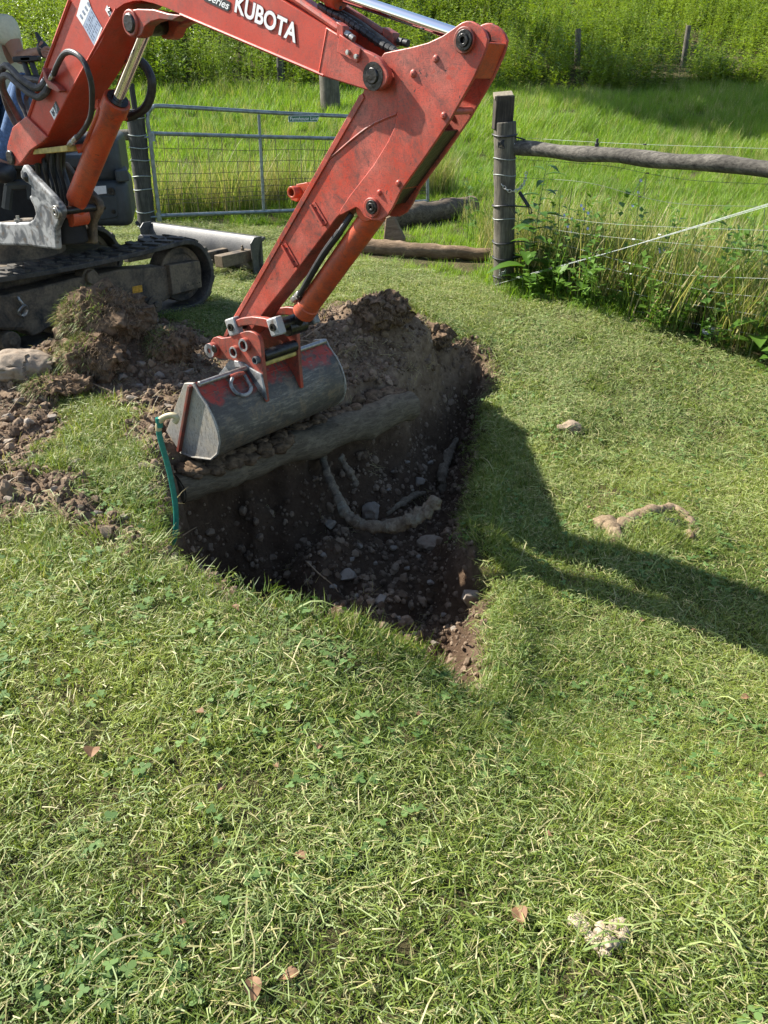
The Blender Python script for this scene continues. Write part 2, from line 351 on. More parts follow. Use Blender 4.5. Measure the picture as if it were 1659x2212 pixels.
# ---------------------------------------------------------------- ground
def vnoise(x, y, s, seed=0, octv=4):
    out = np.zeros_like(x); amp = 1.; tot = 0.
    rg = np.random.default_rng(seed); T = rg.random((256, 256))
    for o in range(octv):
        X = x * s * 2 ** o + 37.1 * o; Y = y * s * 2 ** o + 11.7 * o; xi = np.floor(X).astype(int); yi = np.floor(Y).astype(int); fx = X - xi; fy = Y - yi
        fx = fx * fx * (3 - 2 * fx); fy = fy * fy * (3 - 2 * fy); a = T[xi % 256, yi % 256]; b = T[(xi + 1) % 256, yi % 256]; c = T[xi % 256, (yi + 1) % 256]; d = T[(xi + 1) % 256, (yi + 1) % 256]
        out += amp * ((a * (1 - fx) + b * fx) * (1 - fy) + (c * (1 - fx) + d * fx) * fy); tot += amp; amp *= .5
    return out / tot - .5
def sm(t): t = np.clip(t, 0, 1); return t * t * (3 - 2 * t)
def seg_dist(x, y, poly, closed=True):
    D = np.full(x.shape, 1e9); n = len(poly)
    for i in range(n if closed else n - 1):
        ax, ay = poly[i][:2]; bx, by = poly[(i + 1) % n][:2]; dx, dy = bx - ax, by - ay
        t = np.clip(((x - ax) * dx + (y - ay) * dy) / (dx * dx + dy * dy + 1e-12), 0, 1); D = np.minimum(D, np.hypot(x - ax - t * dx, y - ay - t * dy))
    return D
def inside(x, y, poly):
    r = np.zeros(x.shape, bool); n = len(poly)
    for i in range(n):
        ax, ay = poly[i][:2]; bx, by = poly[(i + 1) % n][:2]
        c = ((ay > y) != (by > y)); r ^= c & (x < (bx - ax) * (y - ay) / (by - ay + 1e-12) + ax)
    return r
def sdist(x, y, poly): return np.where(inside(x, y, poly), 1., -1.) * seg_dist(x, y, poly)
def foot_line(x): return np.clip(17.6 + .62 * (np.asarray(x, float) + 3.5), 16.5, 23.5)
def base_z(x, y):
    f = foot_line(x); q = y / f * 20.
    p = np.interp(q, [-50, 7.5, 10.0, 13, 16, 18, 20], [0, 0, .07, .36, .86, 1.16, 1.42]) + np.where(y > f, (y - f) * .30, 0)
    s = -.50 * sm((x + .25) / 1.15) * sm((y - .9) / 1.3) * (1 - .9 * sm((y - 4.0) / 2.6)) * sm((12 - y) / 5)   # grassy hollow right of the pit
    return p + s
def GB(u, v, dz=0.):
    z = 0.
    for _ in range(30):
        p = G(u, v, z); z = .5 * z + .5 * (float(base_z(p[0], p[1])) + dz)
    return G(u, v, z)
GP = lambda L, z=0.: [GB(u, v, z)[:2] for u, v in L]
LOG_A, LOG_B = G(385, 1055, -.17), G(884, 876, -.17)
LAX = (LOG_B - LOG_A) / np.linalg.norm(LOG_B - LOG_A); LPERP = np.array([-LAX[1], LAX[0], 0])
E_NEAR = GP([(352, 1150), (395, 1205), (440, 1228), (505, 1250), (560, 1283), (640, 1302), (720, 1338), (850, 1392), (960, 1445), (1040, 1502), (1072, 1502)])
E_RIGHT = GP([(1072, 1502), (1110, 1420), (1135, 1320), (1105, 1220), (1070, 1150), (1055, 1070), (1075, 960), (1095, 880), (1092, 805)])
E_BACK = GP([(1088, 805), (1050, 760), (1000, 742), (950, 752)]) + [tuple((LOG_B + LPERP * .20 + LAX * .10)[:2]), tuple((LOG_B + LAX * .03 + LPERP * .15)[:2]), tuple((LOG_A + LPERP * .10)[:2]), tuple(G(350, 1060)[:2])]
PIT = E_NEAR[:-1] + E_RIGHT[:-1] + E_BACK
SOILS = [GP([(-60, 735), (60, 762), (130, 750), (150, 660), (230, 640), (340, 690), (400, 705), (480, 735), (560, 760), (640, 700), (700, 660), (790, 640), (880, 655), (930, 705), (985, 735), (1045, 745), (1085, 790), (1000, 860), (700, 960), (420, 1100), (390, 1215), (345, 1130), (310, 1010), (275, 915), (170, 858), (140, 880), (125, 960), (90, 1000), (10, 1040), (-60, 1050)]),
         GP([(-60, 1035), (60, 1040), (150, 1040), (200, 1085), (290, 1130), (340, 1190), (300, 1200), (200, 1140), (110, 1105), (60, 1130), (-60, 1140)]),
         GP([(370, 1165), (470, 1215), (560, 1250), (640, 1280), (600, 1312), (545, 1312), (470, 1275), (390, 1240), (345, 1190)])]
MOUNDS = [(G(215, 800), .50, .20), (G(60, 850), .40, .07), (G(370, 800), .40, .16), (G(120, 1040), .5, .06), (G(835, 735), .34, .30), (G(720, 760), .40, .16), (G(930, 740), .22, .12), (G(560, 780), .35, .08), (G(300, 900), .35, .06), (GB(1405, 1150), .26, .075), (GB(1230, 925), .22, .03)]
HILL_Y = 23.0
def rough_line(x): return np.interp(x, [-12, -2.8, .6, .93, .97, 1.02, 2.57, 6, 12], [9.55, 9.5, 11.3, 11.3, 6.9, 6.6, 5.5, 3.1, -1.])
def mown_line(x): return np.interp(x, [-12, -2.8, -1.0, -.3, .95, 1.02, 2.57, 6, 12], [9.55, 9.5, 9.2, 7.9, 6.85, 6.6, 5.5, 3.1, -1.])
def ground_z(x, y, rel=True):
    x = np.asarray(x, float); y = np.asarray(y, float); near = sm((11 - y) / 3)
    z = base_z(x, y) + near * (vnoise(x, y, .9, 3, 3) * .07 + vnoise(x, y, 4.2, 4, 3) * .028)
    z += sm((y - 11) / 5) * vnoise(x, y, .35, 9, 3) * .35
    soil = soil_f(x, y)
    for (c, r, h) in MOUNDS: z = z + h * np.exp(-((x - c[0]) ** 2 + (y - c[1]) ** 2) / (r * r) * 1.6)
    ss = sm(soil * 1.2); z += ss * (vnoise(x, y, 9, 5, 3) * .09 + np.abs(vnoise(x, y, 26, 6, 2)) * .035)
    jx = x + vnoise(x, y, 6, 21, 4) * .15; jy = y + vnoise(x, y, 6, 22, 4) * .15
    dn = seg_dist(jx, jy, PIT); dr = seg_dist(jx, jy, E_RIGHT, False); dother = np.minimum(seg_dist(jx, jy, E_NEAR, False), seg_dist(jx, jy, E_BACK, False)); ins = inside(jx, jy, PIT)
    floor = .60 - .16 * sm((x + .05) / .55) + .22 * sm((-.2 - x) / .5) + vnoise(x, y, 3.2, 31, 4) * .26 + vnoise(x, y, 11, 32, 3) * .11 + np.abs(vnoise(x, y, 30, 34, 2)) * .03
    fr = floor * sm(dr / (.34 + .25 * vnoise(x, y, 2.4, 33, 2))); fo = floor * (.5 * sm(dother / .10) + .5 * sm((dother - .06 - .2 * vnoise(x, y, 5, 35, 3)) / .26))
    z = np.where(ins, z - np.minimum(fr, fo), z)
    dip = sm((.45 - np.where(ins, 0, dr)) / .45) * .06 * sm((1.2 - dn) / .3); z = z - dip * near
    return z
def soil_f(x, y):
    jx = x + vnoise(x, y, 5, 41, 4) * .16; jy = y + vnoise(x, y, 5, 42, 4) * .16; s = np.zeros_like(x)
    for p in SOILS: s = np.maximum(s, sm(.5 + sdist(jx, jy, p) / .10))
    dp = np.where(inside(jx, jy, PIT), 1, -1) * seg_dist(jx, jy, PIT); dr = seg_dist(jx, jy, E_RIGHT, False)
    lim = np.where(dr < .4, .06 + .07 * sm((y - 1.9) / .5), .02); s = np.maximum(s, sm(.5 + (dp - lim) / .07))
    return s
xs = np.concatenate([-np.geomspace(3.3, 150, 46)[::-1], np.arange(-3.25, 3.26, .026), np.geomspace(3.3, 150, 46)])
ys = np.concatenate([np.linspace(-6, .2, 14), np.arange(.25, 7.6, .026), np.geomspace(7.65, 32, 130), np.geomspace(33, 300, 24)])
XX, YY = np.meshgrid(xs, ys); ZG = ground_z(XX, YY); SG = soil_f(XX, YY)
def soil_bump(x, y, z): pass
nx, ny = len(xs), len(ys)
gme = bpy.data.meshes.new('ground'); gv = np.stack([XX.ravel(), YY.ravel(), ZG.ravel()], 1)
ii = np.arange(nx * ny).reshape(ny, nx); fq = np.stack([ii[:-1, :-1], ii[:-1, 1:], ii[1:, 1:], ii[1:, :-1]], -1).reshape(-1, 4)
gme.from_pydata(gv.tolist(), [], fq.tolist()); gme.polygons.foreach_set('use_smooth', [True] * len(gme.polygons))
at = gme.attributes.new('soil', 'FLOAT', 'POINT'); at.data.foreach_set('value', SG.ravel().astype(np.float32))
SHADEG = sm((base_z(XX, YY) - ZG - .12) / .2) * inside(XX, YY, PIT)  # mask over the deep pit soil where shade is painted in
at = gme.attributes.new('pit_shade', 'FLOAT', 'POINT'); at.data.foreach_set('value', SHADEG.ravel().astype(np.float32))
def ground_mat():
    t = NT('turf_and_soil'); v = t.coord(); s = t.n('ShaderNodeAttribute', attribute_name='soil')
    tf = t.mix(t.ramp(t.noise(v, 5, 6, .7), [(.35, 0.), (.65, 1.)]), (.030, .042, .012), (.12, .092, .048))
    a = t.noise(v, 17, 8, .72, .3); sl = t.mix(t.ramp(a, [(.3, 0.), (.72, 1.)]), (.11, .072, .046), (.34, .25, .17)); sl = t.mix(t.ramp(t.noise(v, 3.1, 5), [(.42, .35), (.6, 0.)]), sl, (.09, .056, .035))
    dp = t.n('ShaderNodeAttribute', attribute_name='pit_shade'); sl = t.mix(t.math('MULTIPLY', dp.outputs['Fac'], .9), sl, t.mix(.5, (.055, .034, .021), t.mix(1., sl, (.5, .45, .42), 'MULTIPLY')))  # soil colour darkened in the pit to stand for its shade
    c = t.mix(s.outputs['Fac'], tf, sl); h = t.math('ADD', t.noise(v, 60, 6, .75), t.math('MULTIPLY', a, 1.4)); t.bsdf(c, .96, 0., .12, h, .9, .018); return t.m
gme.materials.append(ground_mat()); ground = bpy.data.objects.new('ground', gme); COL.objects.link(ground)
tag(ground, 'uneven farm ground with a dug pit and brown spoil, rising to a hill', None, None, 'structure')
def gz(x, y): return float(ground_z(np.array([x]), np.array([y]))[0])
def GS(u, v, lift=0.0):
    """point where the sight line of a measured picture point meets the ground"""
    d = ray(u, v); ts = np.linspace(1.0, 40, 1600); p = CAMP + d * ts[:, None]; g = ground_z(p[:, 0], p[:, 1]); k = np.argmax(p[:, 2] < g)
    if k == 0: return G(u, v)
    a, b = ts[k - 1], ts[k]
    tt = np.linspace(a, b, 30); p = CAMP + d * tt[:, None]; g = ground_z(p[:, 0], p[:, 1]); k = np.argmax(p[:, 2] < g); q = p[k].copy(); q[2] = g[k] + lift; return q
# ---------------------------------------------------------------- scattering (grass, crumbs)
def proto(name, mb, mat, smooth=False):
    me = mesh_from(name, mb, smooth); me.materials.append(mat); return bpy.data.objects.new(name, me)
def scatter(name, protos, P, rot, scl, tint, label):
    N = len(P); me = bpy.data.meshes.new(name); me.vertices.add(N); me.vertices.foreach_set('co', np.asarray(P, np.float32).ravel())
    for nm, ty, arr, key in (('rot', 'FLOAT_VECTOR', rot, 'vector'), ('scl', 'FLOAT', scl, 'value'), ('tint', 'FLOAT', tint, 'value'), ('pick', 'INT', RNG.integers(0, len(protos), N), 'value')):
        a = me.attributes.new(nm, ty, 'POINT'); a.data.foreach_set(key, np.asarray(arr, np.int32 if ty == 'INT' else np.float32).ravel())
    o = bpy.data.objects.new(name, me); COL.objects.link(o); tag(o, label, None, None, 'stuff')
    ng = bpy.data.node_groups.new(name + '_scatter', 'GeometryNodeTree'); ng.interface.new_socket('Geometry', in_out='INPUT', socket_type='NodeSocketGeometry'); ng.interface.new_socket('Geometry', in_out='OUTPUT', socket_type='NodeSocketGeometry')
    N_ = ng.nodes.new; gi = N_('NodeGroupInput'); go = N_('NodeGroupOutput'); iop = N_('GeometryNodeInstanceOnPoints'); jn = N_('GeometryNodeJoinGeometry')
    for p in protos:
        oi = N_('GeometryNodeObjectInfo'); oi.inputs['Object'].default_value = p; oi.inputs['As Instance'].default_value = True; ng.links.new(oi.outputs['Geometry'], jn.inputs[0])
    def na(nm, ty):
        x = N_('GeometryNodeInputNamedAttribute'); x.data_type = ty; x.inputs['Name'].default_value = nm; return x.outputs['Attribute']
    ng.links.new(gi.outputs[0], iop.inputs['Points']); ng.links.new(jn.outputs[0], iop.inputs['Instance']); iop.inputs['Pick Instance'].default_value = True
    ng.links.new(na('pick', 'INT'), iop.inputs['Instance Index']); ng.links.new(na('rot', 'FLOAT_VECTOR'), iop.inputs['Rotation']); ng.links.new(na('scl', 'FLOAT'), iop.inputs['Scale'])
    ng.links.new(iop.outputs[0], go.inputs[0]); md = o.modifiers.new('scatter', 'NODES'); md.node_group = ng; return o
def rnd(a, b): return random.uniform(a, b)
def blade(mb, x, y, h, w, lean, az, bend=1.0, seg=2, z0=-.008):
    d = np.array([math.cos(az), math.sin(az), 0]); sd = np.array([-d[1], d[0], 0.]); sa = rnd(-.6, .6); sd = sd * math.cos(sa) + d * math.sin(sa); p = []
    for i in range(seg + 1):
        k = i / seg; p.append(np.array([x, y, z0]) + d * lean * k ** (1 + bend * .8) + ZZ * (h - z0) * (k - .25 * bend * k * k))
    mb.a = rnd(.01, 1); mb.strip(p, sd, w)
def lawn_proto(i):
    mb = MB()
    for k in range(58):
        a = rnd(0, 6.28); r = .075 * math.sqrt(rnd(0, 1)); h = rnd(.012, .042); blade(mb, r * math.cos(a), r * math.sin(a), h, rnd(.0022, .0042), rnd(.008, .05), rnd(0, 6.28), rnd(.2, 1.2))
    for k in range(14):                                    # short bits lying every way
        a = rnd(0, 6.28); x, y = rnd(-.07, .07), rnd(-.07, .07); L = rnd(.015, .05); z = rnd(.008, .032); t = rnd(-.5, .5); d = np.array([math.cos(a), math.sin(a), t * .5]); p = np.array([x, y, z]); mb.a = rnd(.3, 1)
        mb.strip([p, p + d * L * .5 + ZZ * rnd(0, .004), p + d * L], np.array([-d[1], d[0], rnd(-.6, .6)]), rnd(.002, .0038))
    return proto('lawn_tuft', mb, M['lawn'])
def clip_proto(i):
    mb = MB()
    for k in range(34):
        a = rnd(0, 6.28) if i % 2 else rnd(-.8, .8); x, y = rnd(-.09, .09), rnd(-.09, .09); L = rnd(.010, .036) if rnd(0, 1) < .9 else rnd(.05, .12); z = rnd(.016, .045); d = np.array([math.cos(a), math.sin(a), rnd(-.15, .15)]); p = np.array([x, y, z]) - d * L / 2; q = rnd(-.02, .02); mb.a = rnd(.01, 1)
        sdv = np.array([-d[1], d[0], rnd(-.5, .5)]); mb.strip([p, p + d * L * .5 + np.array([-d[1] * q, d[0] * q, rnd(0, .01)]), p + d * L], sdv, rnd(.0014, .0030), tip=rnd(0, 1) < .6)
    return proto('clipping_bunch', mb, M['clip'])
def clover_proto(i):
    mb = MB()
    for k in range(7):
        x, y, z = rnd(-.06, .06), rnd(-.06, .06), rnd(.012, .035); a0 = rnd(0, 6.28); n = np.array([rnd(-.4, .4), rnd(-.4, .4), 1]); n /= np.linalg.norm(n); mb.a = rnd(.05, 1)
        for j in range(3):
            a = a0 + j * 2.09; d = np.array([math.cos(a), math.sin(a), 0]); d -= n * (d @ n); s = np.cross(n, d); r = rnd(.005, .009); c = np.array([x, y, z]) + d * r
            mb.add([c + (d * math.cos(t) * r + s * math.sin(t) * r * .85) for t in np.linspace(0, 2 * math.pi, 7)[:-1]], [tuple(range(6))])
    return proto('clover_patch', mb, M['clover'])
def tall_proto(mat, n, hmin, hmax, rad, w, lean=.5, seg=3, name='grass_clump'):
    mb = MB()
    for k in range(n):
        a = rnd(0, 6.28); r = rad * math.sqrt(rnd(0, 1)); h = rnd(hmin, hmax); blade(mb, r * math.cos(a), r * math.sin(a), h, w * rnd(.7, 1.3), h * rnd(.15, lean), rnd(0, 6.28), rnd(.3, 1.1), seg, -.03)
    return proto(name, mb, mat)
def weed_proto(mat, stems, hmin, hmax, rad, ll, lw, nleaf, name='weed_clump', droop=.3):
    mb = MB()
    for k in range(stems):
        a = rnd(0, 6.28); r = rad * math.sqrt(rnd(0, 1)); x, y = r * math.cos(a), r * math.sin(a); h = rnd(hmin, hmax); az = rnd(0, 6.28); ln = h * rnd(.03, .22); mb.a = rnd(.05, .5)
        st = lambda q: np.array([x, y, -.03]) + np.array([math.cos(az), math.sin(az), 0]) * ln * q * q + ZZ * h * q
        mb.strip([st(0), st(.5), st(1)], (math.sin(az), -math.cos(az), 0), .007)
        for j in range(nleaf):
            q = rnd(.12, 1); la = rnd(0, 6.28); L = ll * rnd(.6, 1.2) * (1.15 - .5 * q); d = np.array([math.cos(la), math.sin(la), rnd(.1, .8)]); d /= np.linalg.norm(d); s = np.cross(d, ZZ); s /= np.linalg.norm(s); p = st(q); mb.a = rnd(.02, 1)
            m_ = p + d * L * .5; e = p + d * L - ZZ * L * rnd(0, droop); mb.add([p, m_ + s * lw * L, e, m_ - s * lw * L], [(0, 1, 2, 3)])
    return proto(name, mb, mat)
def sample(n, x0, x1, y0, y1): return RNG.uniform(x0, x1, n), RNG.uniform(y0, y1, n)
def in_view(x, y, z, m=260):
    u, v, d = project(np.stack([x, y, z], 1)); return (d > .2) & (u > -m - 300 / np.maximum(d, .5)) & (u < 1659 + m + 300 / np.maximum(d, .5)) & (v > -500) & (v < 2212 + m * 2)
TRK_KEEP = []                                          # footprints kept clear of grass
def place(x, y, dens, lift=0., tilt=.25, follow=None):
    z = ground_z(x, y); k = (RNG.random(len(x)) < dens) & in_view(x, y, z); x, y, z = x[k], y[k], z[k]; e = .03
    gx = (ground_z(x + e, y) - ground_z(x - e, y)) / (2 * e); gy = (ground_z(x, y + e) - ground_z(x, y - e)) / (2 * e); gx = np.clip(gx, -1.6, 1.6); gy = np.clip(gy, -1.6, 1.6)
    yaw = RNG.uniform(0, 6.283, len(x)); n = len(x)
    rot = np.zeros((n, 3)); nrm = np.stack([-gx, -gy, np.ones(n)], 1) + RNG.normal(0, tilt * .3, (n, 3)); nrm /= np.linalg.norm(nrm, axis=1)[:, None]
    for i in range(n):
        q = Vector(nrm[i]).to_track_quat('Z', 'Y') if abs(nrm[i][2]) < .9999 else Vector((0, 0, 1)).to_track_quat('Z', 'Y')
        qq = q @ Matrix.Rotation(yaw[i] if follow is None else follow + yaw[i] * .08, 3, 'Z').to_quaternion(); rot[i] = qq.to_euler()[:]
    return np.stack([x, y, z + lift], 1), rot
# ================================================================ excavator
EXC = thing('excavator', (-2.35, 5.7, gz(-2.35, 5.7)), 'orange-red mini excavator with worn boom reaching over the dug pit', 'excavator')
def plate(mb, pix, o0, o1, po=None):
    A = [PB(u, v, o0 if po is None else po) for u, v in pix]
    if po is not None: A = [p + WW * (o0 - po) for p in A]
    mb.prism(A, [p + WW * (o1 - o0) for p in A])
def arc(c, r, a0, a1, n): return [(c[0] + r * math.cos(R(a0 + (a1 - a0) * i / n)), c[1] + r * math.sin(R(a0 + (a1 - a0) * i / n))) for i in range(n + 1)]
def hub(mb, u, v, o0, o1, r, po=None, n=24):
    p = PB(u, v, o0 if po is None else po)
    if po is not None: p = p + WW * (o0 - po)
    mb.cyl(p, p + WW * (o1 - o0), r, n=n)
def pxr(u, v, off, px): return px * ((PB(u, v, off) - CAMP) @ FWD) / FPX
BH = .098
# ---- boom
BOOM_OUT = [(22, 335), (22, 318), (25, 307), (33, 274), (63, 250), (99, 144), (152, 0), (205, -140), (222, -170), (250, -190), (290, -196), (340, -180), (470, -92), (602, -4), (709, 60), (690, 157), (702, 164), (548, 96), (494, 76), (390, 31), (360, 17), (331, 7), (305, 1), (288, 2), (268, 8), (251, 20), (235, 50), (218, 93), (149, 205), (97, 306), (70, 325), (50, 352), (40, 358), (30, 353)]
mb = MB(); plate(mb, BOOM_OUT, -BH, BH)
boom = mk('boom', mb, M['red'], EXC, bevel=.006)
FORK = [(705, 58), (745, 82), (784, 107), (800, 114), (818, 124)] + [(838, 152), (840, 166), (836, 180), (826, 191), (812, 196), (798, 196), (785, 192), (702, 166), (688, 158)]
for s in (-1, 1):
    mb = MB(); plate(mb, FORK, -BH - .004 if s < 0 else BH - .024, -BH + .024 if s < 0 else BH + .004, -BH)
    mk('fork_plate', mb, M['red_arm'], boom, bevel=.004)
# edge flanges seen as lighter lips along the side plate
mb = MB()
for a, b in (((251, 20), (149, 205)), ((149, 205), (97, 306)), ((390, 31), (700, 163))):
    mb = MB(); mb.tube([PB(*a, -BH) - WW * .001, PB(*b, -BH) - WW * .001], .0055, 6); mk('weld_edge', mb, M['red'], boom)
for a, b in (((152, 0), (99, 144)), ((99, 144), (63, 250))):
    mb = MB(); mb.tube([PB(*a, -BH) , PB(*b, -BH)], .010, 6); mk('weld_edge', mb, M['red'], boom)
mb = MB(); mb.tube([PB(708, 62, -BH), PB(691, 156, -BH)], .006, 6)
mk('weld_edge', mb, M['red'], boom)
mb = MB(); plate(mb, [(24, 305), (33, 275), (62, 251), (108, 296), (98, 306), (70, 325), (50, 352), (40, 358), (30, 353), (22, 335), (21, 318)], -BH - .016, -BH - .002, -BH)
mk('foot_plate', mb, M['red_arm'], boom, bevel=.003)
mb = MB(); hub(mb, 31, 340, -BH - .03, BH + .03, .036, -BH); mk('foot_pin', mb, M['grease'], boom, bevel=.006)
# lug for the boom cylinder
LUG = [(274, 27), (284, 21), (297, 19), (331, 20), (362, 29), (392, 33), (372, 45), (345, 42), (326, 47), (313, 57), (306, 76), (295, 82), (283, 80), (274, 68), (269, 50)]
for o0, o1 in ((-BH - .012, -.055), (.055, BH + .012)):
    mb = MB(); plate(mb, LUG, o0, o1, -BH - .012 if o0 < 0 else -BH - .012); mk('cylinder_lug', mb, M['red_link'], boom, bevel=.004)
mb = MB(); hub(mb, 285, 50, -BH - .03, BH + .03, .037, -BH - .01); mk('lug_pin', mb, M['grease'], boom, bevel=.008)
mb = MB(); hub(mb, 285, 50, -BH - .022, -BH, .050, -BH - .01); mk('lug_boss', mb, M['red_link'], boom, bevel=.005)
# pivot pin at boom end
mb = MB(); hub(mb, 805, 164, -BH - .012, BH + .012, .026, -BH - .004); mk('pivot_pin', mb, M['grease'], boom, bevel=.004)
mb = MB(); hub(mb, 806, 165, -BH - .0065, -BH - .003, .044, -BH - .004); mk('grease_ring', mb, M['grease'], boom)
mb = MB(); plate(mb, [(737, 74), (748, 82), (782, 105), (778, 128), (774, 136), (731, 112), (734, 90)], -BH - .013, -BH - .004, -BH - .004); cb = mk('bolted_clamp', mb, M['red_arm'], boom, bevel=.002)
for u, v in ((754, 113), (772, 122)):
    mb = MB(); p = PB(u, v, -BH - .013); mb.cyl(p, p - WW * .010, .0085, n=6); mb.cyl(p, p - WW * .013, .006, n=12); mk('bolt', mb, M['zinc'], boom)
# ---- decals on the boom side
def decal(name, pix, mat, off=-BH - .0022, th=.0015, parent=boom):
    mb = MB(); plate(mb, pix, off, off + th, -BH); return mk(name, mb, mat, parent)
decal('load_chart_decal', [(178, -10), (191, -2), (197, 16), (180, 56), (166, 34)], M['white'])
decal('load_chart_decal', [(197, 16.5), (219, 56), (203, 97), (180.5, 56.5)], M['decal_grey'])
decal('load_chart_edge', [(219.6, 57), (222, 61), (206, 100.5), (203.4, 98)], M['white'])
mb = MB()
for i in range(7):
    for j in range(5):
        if random.random() < .75:
            a = .1 + .13 * i; b = .12 + .165 * j; p = lambda x, y: ((180.5 + (197 - 180.5) * x) + (203 - 180.5) * y, (56.5 + (16.5 - 56.5) * x) + (97 - 56.5) * y)
            L_ = .06 + .05 * random.random(); q = [p(a, b), p(a + .06, b), p(a + .06, b + L_), p(a, b + L_)]; plate(mb, q, -BH - .0030, -BH - .0020, -BH)
for i in range(4): p = lambda x, y: (168 + 24 * x + 10 * y, 34 - 40 * x + 16 * y); a = .1 + .22 * i; plate(mb, [p(a, .25), p(a + .1, .25), p(a + .1, .75), p(a, .75)], -BH - .0030, -BH - .0020, -BH)
mk('chart_marks', mb, simple('chart_ink', (.20, .24, .32), .5), boom)
decal('warning_decal', [(121, 218), (129, 236), (124, 247), (115, 230)], M['decal_black']); decal('warning_decal', [(115, 230.3), (124, 247.3), (118, 259), (108, 241)], M['white'])
mb = MB()
for (a, b) in (((114, 240), (118, 250)), ((112, 243), (119, 244)), ((114.5, 236), (117, 248)), ((111.5, 240), (116, 251))): mb.tube([PB(*a, -BH - .003), PB(*b, -BH - .003)], .0022, 5)
mk('warning_symbol', mb, M['decal_black'], boom)
mb = MB()
for i in range(5): mb.tube([PB(119.5 + .6 * i - 1.5, 223 + 4 * i, -BH - .003), PB(123.5 + .6 * i - 1.2, 231 + 3.6 * i, -BH - .003)], .0012, 4)
mk('warning_text_line', mb, M['white'], boom)
decal('hook_decal', [(232, 11), (242, 28), (238.5, 39), (228, 21)], M['white'])
mb = MB(); mb.tube(catmull([PB(u, v, -BH - .003) for u, v in ((234.5, 18), (237.5, 17), (238.5, 22), (235, 24), (233.5, 26), (236.5, 30), (238, 33.5), (236.5, 35.5))], 4), .0025, 5); mk('hook_symbol', mb, M['decal_black'], boom)
def lettering(name, txt, BL, BR, TL, off, mat, bold=.0, shear=0., thick=.001, parent=boom, plane=None, fill=1.0):
    """flat print: letters fitted between measured baseline ends, standing as high as TL"""
    cu = bpy.data.curves.new(name, 'FONT'); cu.body = txt; cu.extrude = 0.0; cu.offset = bold; cu.shear = shear; cu.resolution_u = 4
    t = bpy.data.objects.new('tmp', cu); COL.objects.link(t); dg = bpy.context.evaluated_depsgraph_get(); me = bpy.data.meshes.new_from_object(t.evaluated_get(dg)); bpy.data.objects.remove(t)
    X = np.array([v.co[:] for v in me.vertices]); x0, x1 = X[:, 0].min(), X[:, 0].max(); y0, y1 = X[:, 1].min(), X[:, 1].max()
    bl, br, tl = (np.asarray(p) for p in (BL, BR, TL)); n = np.cross(br - bl, tl - bl); n /= np.linalg.norm(n)
    if n @ (CAMP - bl) < 0: n = -n
    P = bl + ((X[:, 0] - x0) / (x1 - x0))[:, None] * (br - bl) + ((X[:, 1] - y0) / (y1 - y0))[:, None] * (tl - bl) + n * off
    m = MB(); fs = [tuple(p.vertices) for p in me.polygons]; m.add(P, fs); bpy.data.meshes.remove(me); return mk(name, m, mat, parent, smooth=False)
o_ = -BH - .002
BLp, BRp, TLp = PB(505, 27, o_), PB(640, 97, o_), PB(511, -17, o_)
lettering('brand_lettering_outline', 'KUBOTA', BLp, BRp, TLp, .0012, M['decal_dark_red'], .055)  # printed dark red outline behind the white letters
lettering('brand_lettering', 'KUBOTA', BLp + (BRp - BLp) * .012 + (TLp - BLp) * .05, BRp - (BRp - BLp) * .012 + (TLp - BLp) * .05, TLp + (BRp - BLp) * .012 - (TLp - BLp) * .05, .0022, M['white'], .028)
decal('series_decal', [(446, -22), (499, 5), (498, 20), (493, 25), (485, 22), (441, 1)], M['decal_black'])
lettering('series_lettering', 'Series', PB(449, 0, o_), PB(494, 22, o_), PB(452, -17, o_), .0016, M['white'], .014, .25)
# ---- pipes and hoses on top of the boom
mb = MB(); mb.tube([PB(480, -78, -.07), PB(600, -20, -.075), PB(639, -2, -.08), PB(732, 62, -.085)], .0135, 10); mk('hydraulic_pipe', mb, M['red_arm'], boom)
mb = MB(); mb.tube([PB(560, -85, .07), PB(717, -1, .07), PB(830, 73, .07)], .0135, 10); mk('hydraulic_pipe', mb, M['red_link'], boom)
mb = MB(); mb.box(PB(741, 68, -.088), [PB(750, 74, -.088) - PB(732, 62, -.088), ZZ, WW], (.017, .022, .017)); mk('pipe_block', mb, M['red_arm'], boom, bevel=.003)
mb = MB(); mb.box(PB(845, 80, .07), [PB(860, 90, .07) - PB(830, 72, .07), ZZ, WW], (.026, .021, .02)); mk('pipe_block', mb, M['red_link'], boom, bevel=.003)
def fitting(p0, p1, r, parent, mat='zinc'):
    p0 = np.asarray(p0); p1 = np.asarray(p1); d = p1 - p0; m_ = MB(); m_.cyl(p0, p0 + d * .45, r * 1.25, n=6); m_.cyl(p0 + d * .42, p0 + d * .62, r * .9, n=12); m_.cyl(p0 + d * .6, p1, r * 1.12, n=12); return mk('hose_fitting', m_, M[mat], parent, bevel=.001)
fitting(PB(747, 72, -.09), PB(765, 85, -.09), .010, boom, 'steel'); fitting(PB(860, 89, .07), PB(882, 94, .07), .011, boom, 'black')
SPIRAL = catmull([PB(*q) for q in ((690, 12, .0), (713, 26, 0), (740, 38, 0), (761, 52, 0), (785, 68, 0), (812, 88, .01), (835, 102, .01), (853, 111, .01), (866, 124, .01))], 6)
mb = MB(); mb.tube(SPIRAL, .011, 10); hs = mk('spiral_wrapped_hose', mb, M['rubber'], boom)
mb = MB()
for i in range(2, len(SPIRAL) - 2):
    if i % 3: continue
    d = SPIRAL[i + 1] - SPIRAL[i]; d /= np.linalg.norm(d); mb.cyl(SPIRAL[i], SPIRAL[i] + d * .018, .0132, n=10)
mk('hose_guard', mb, M['black'], hs, bevel=.001)
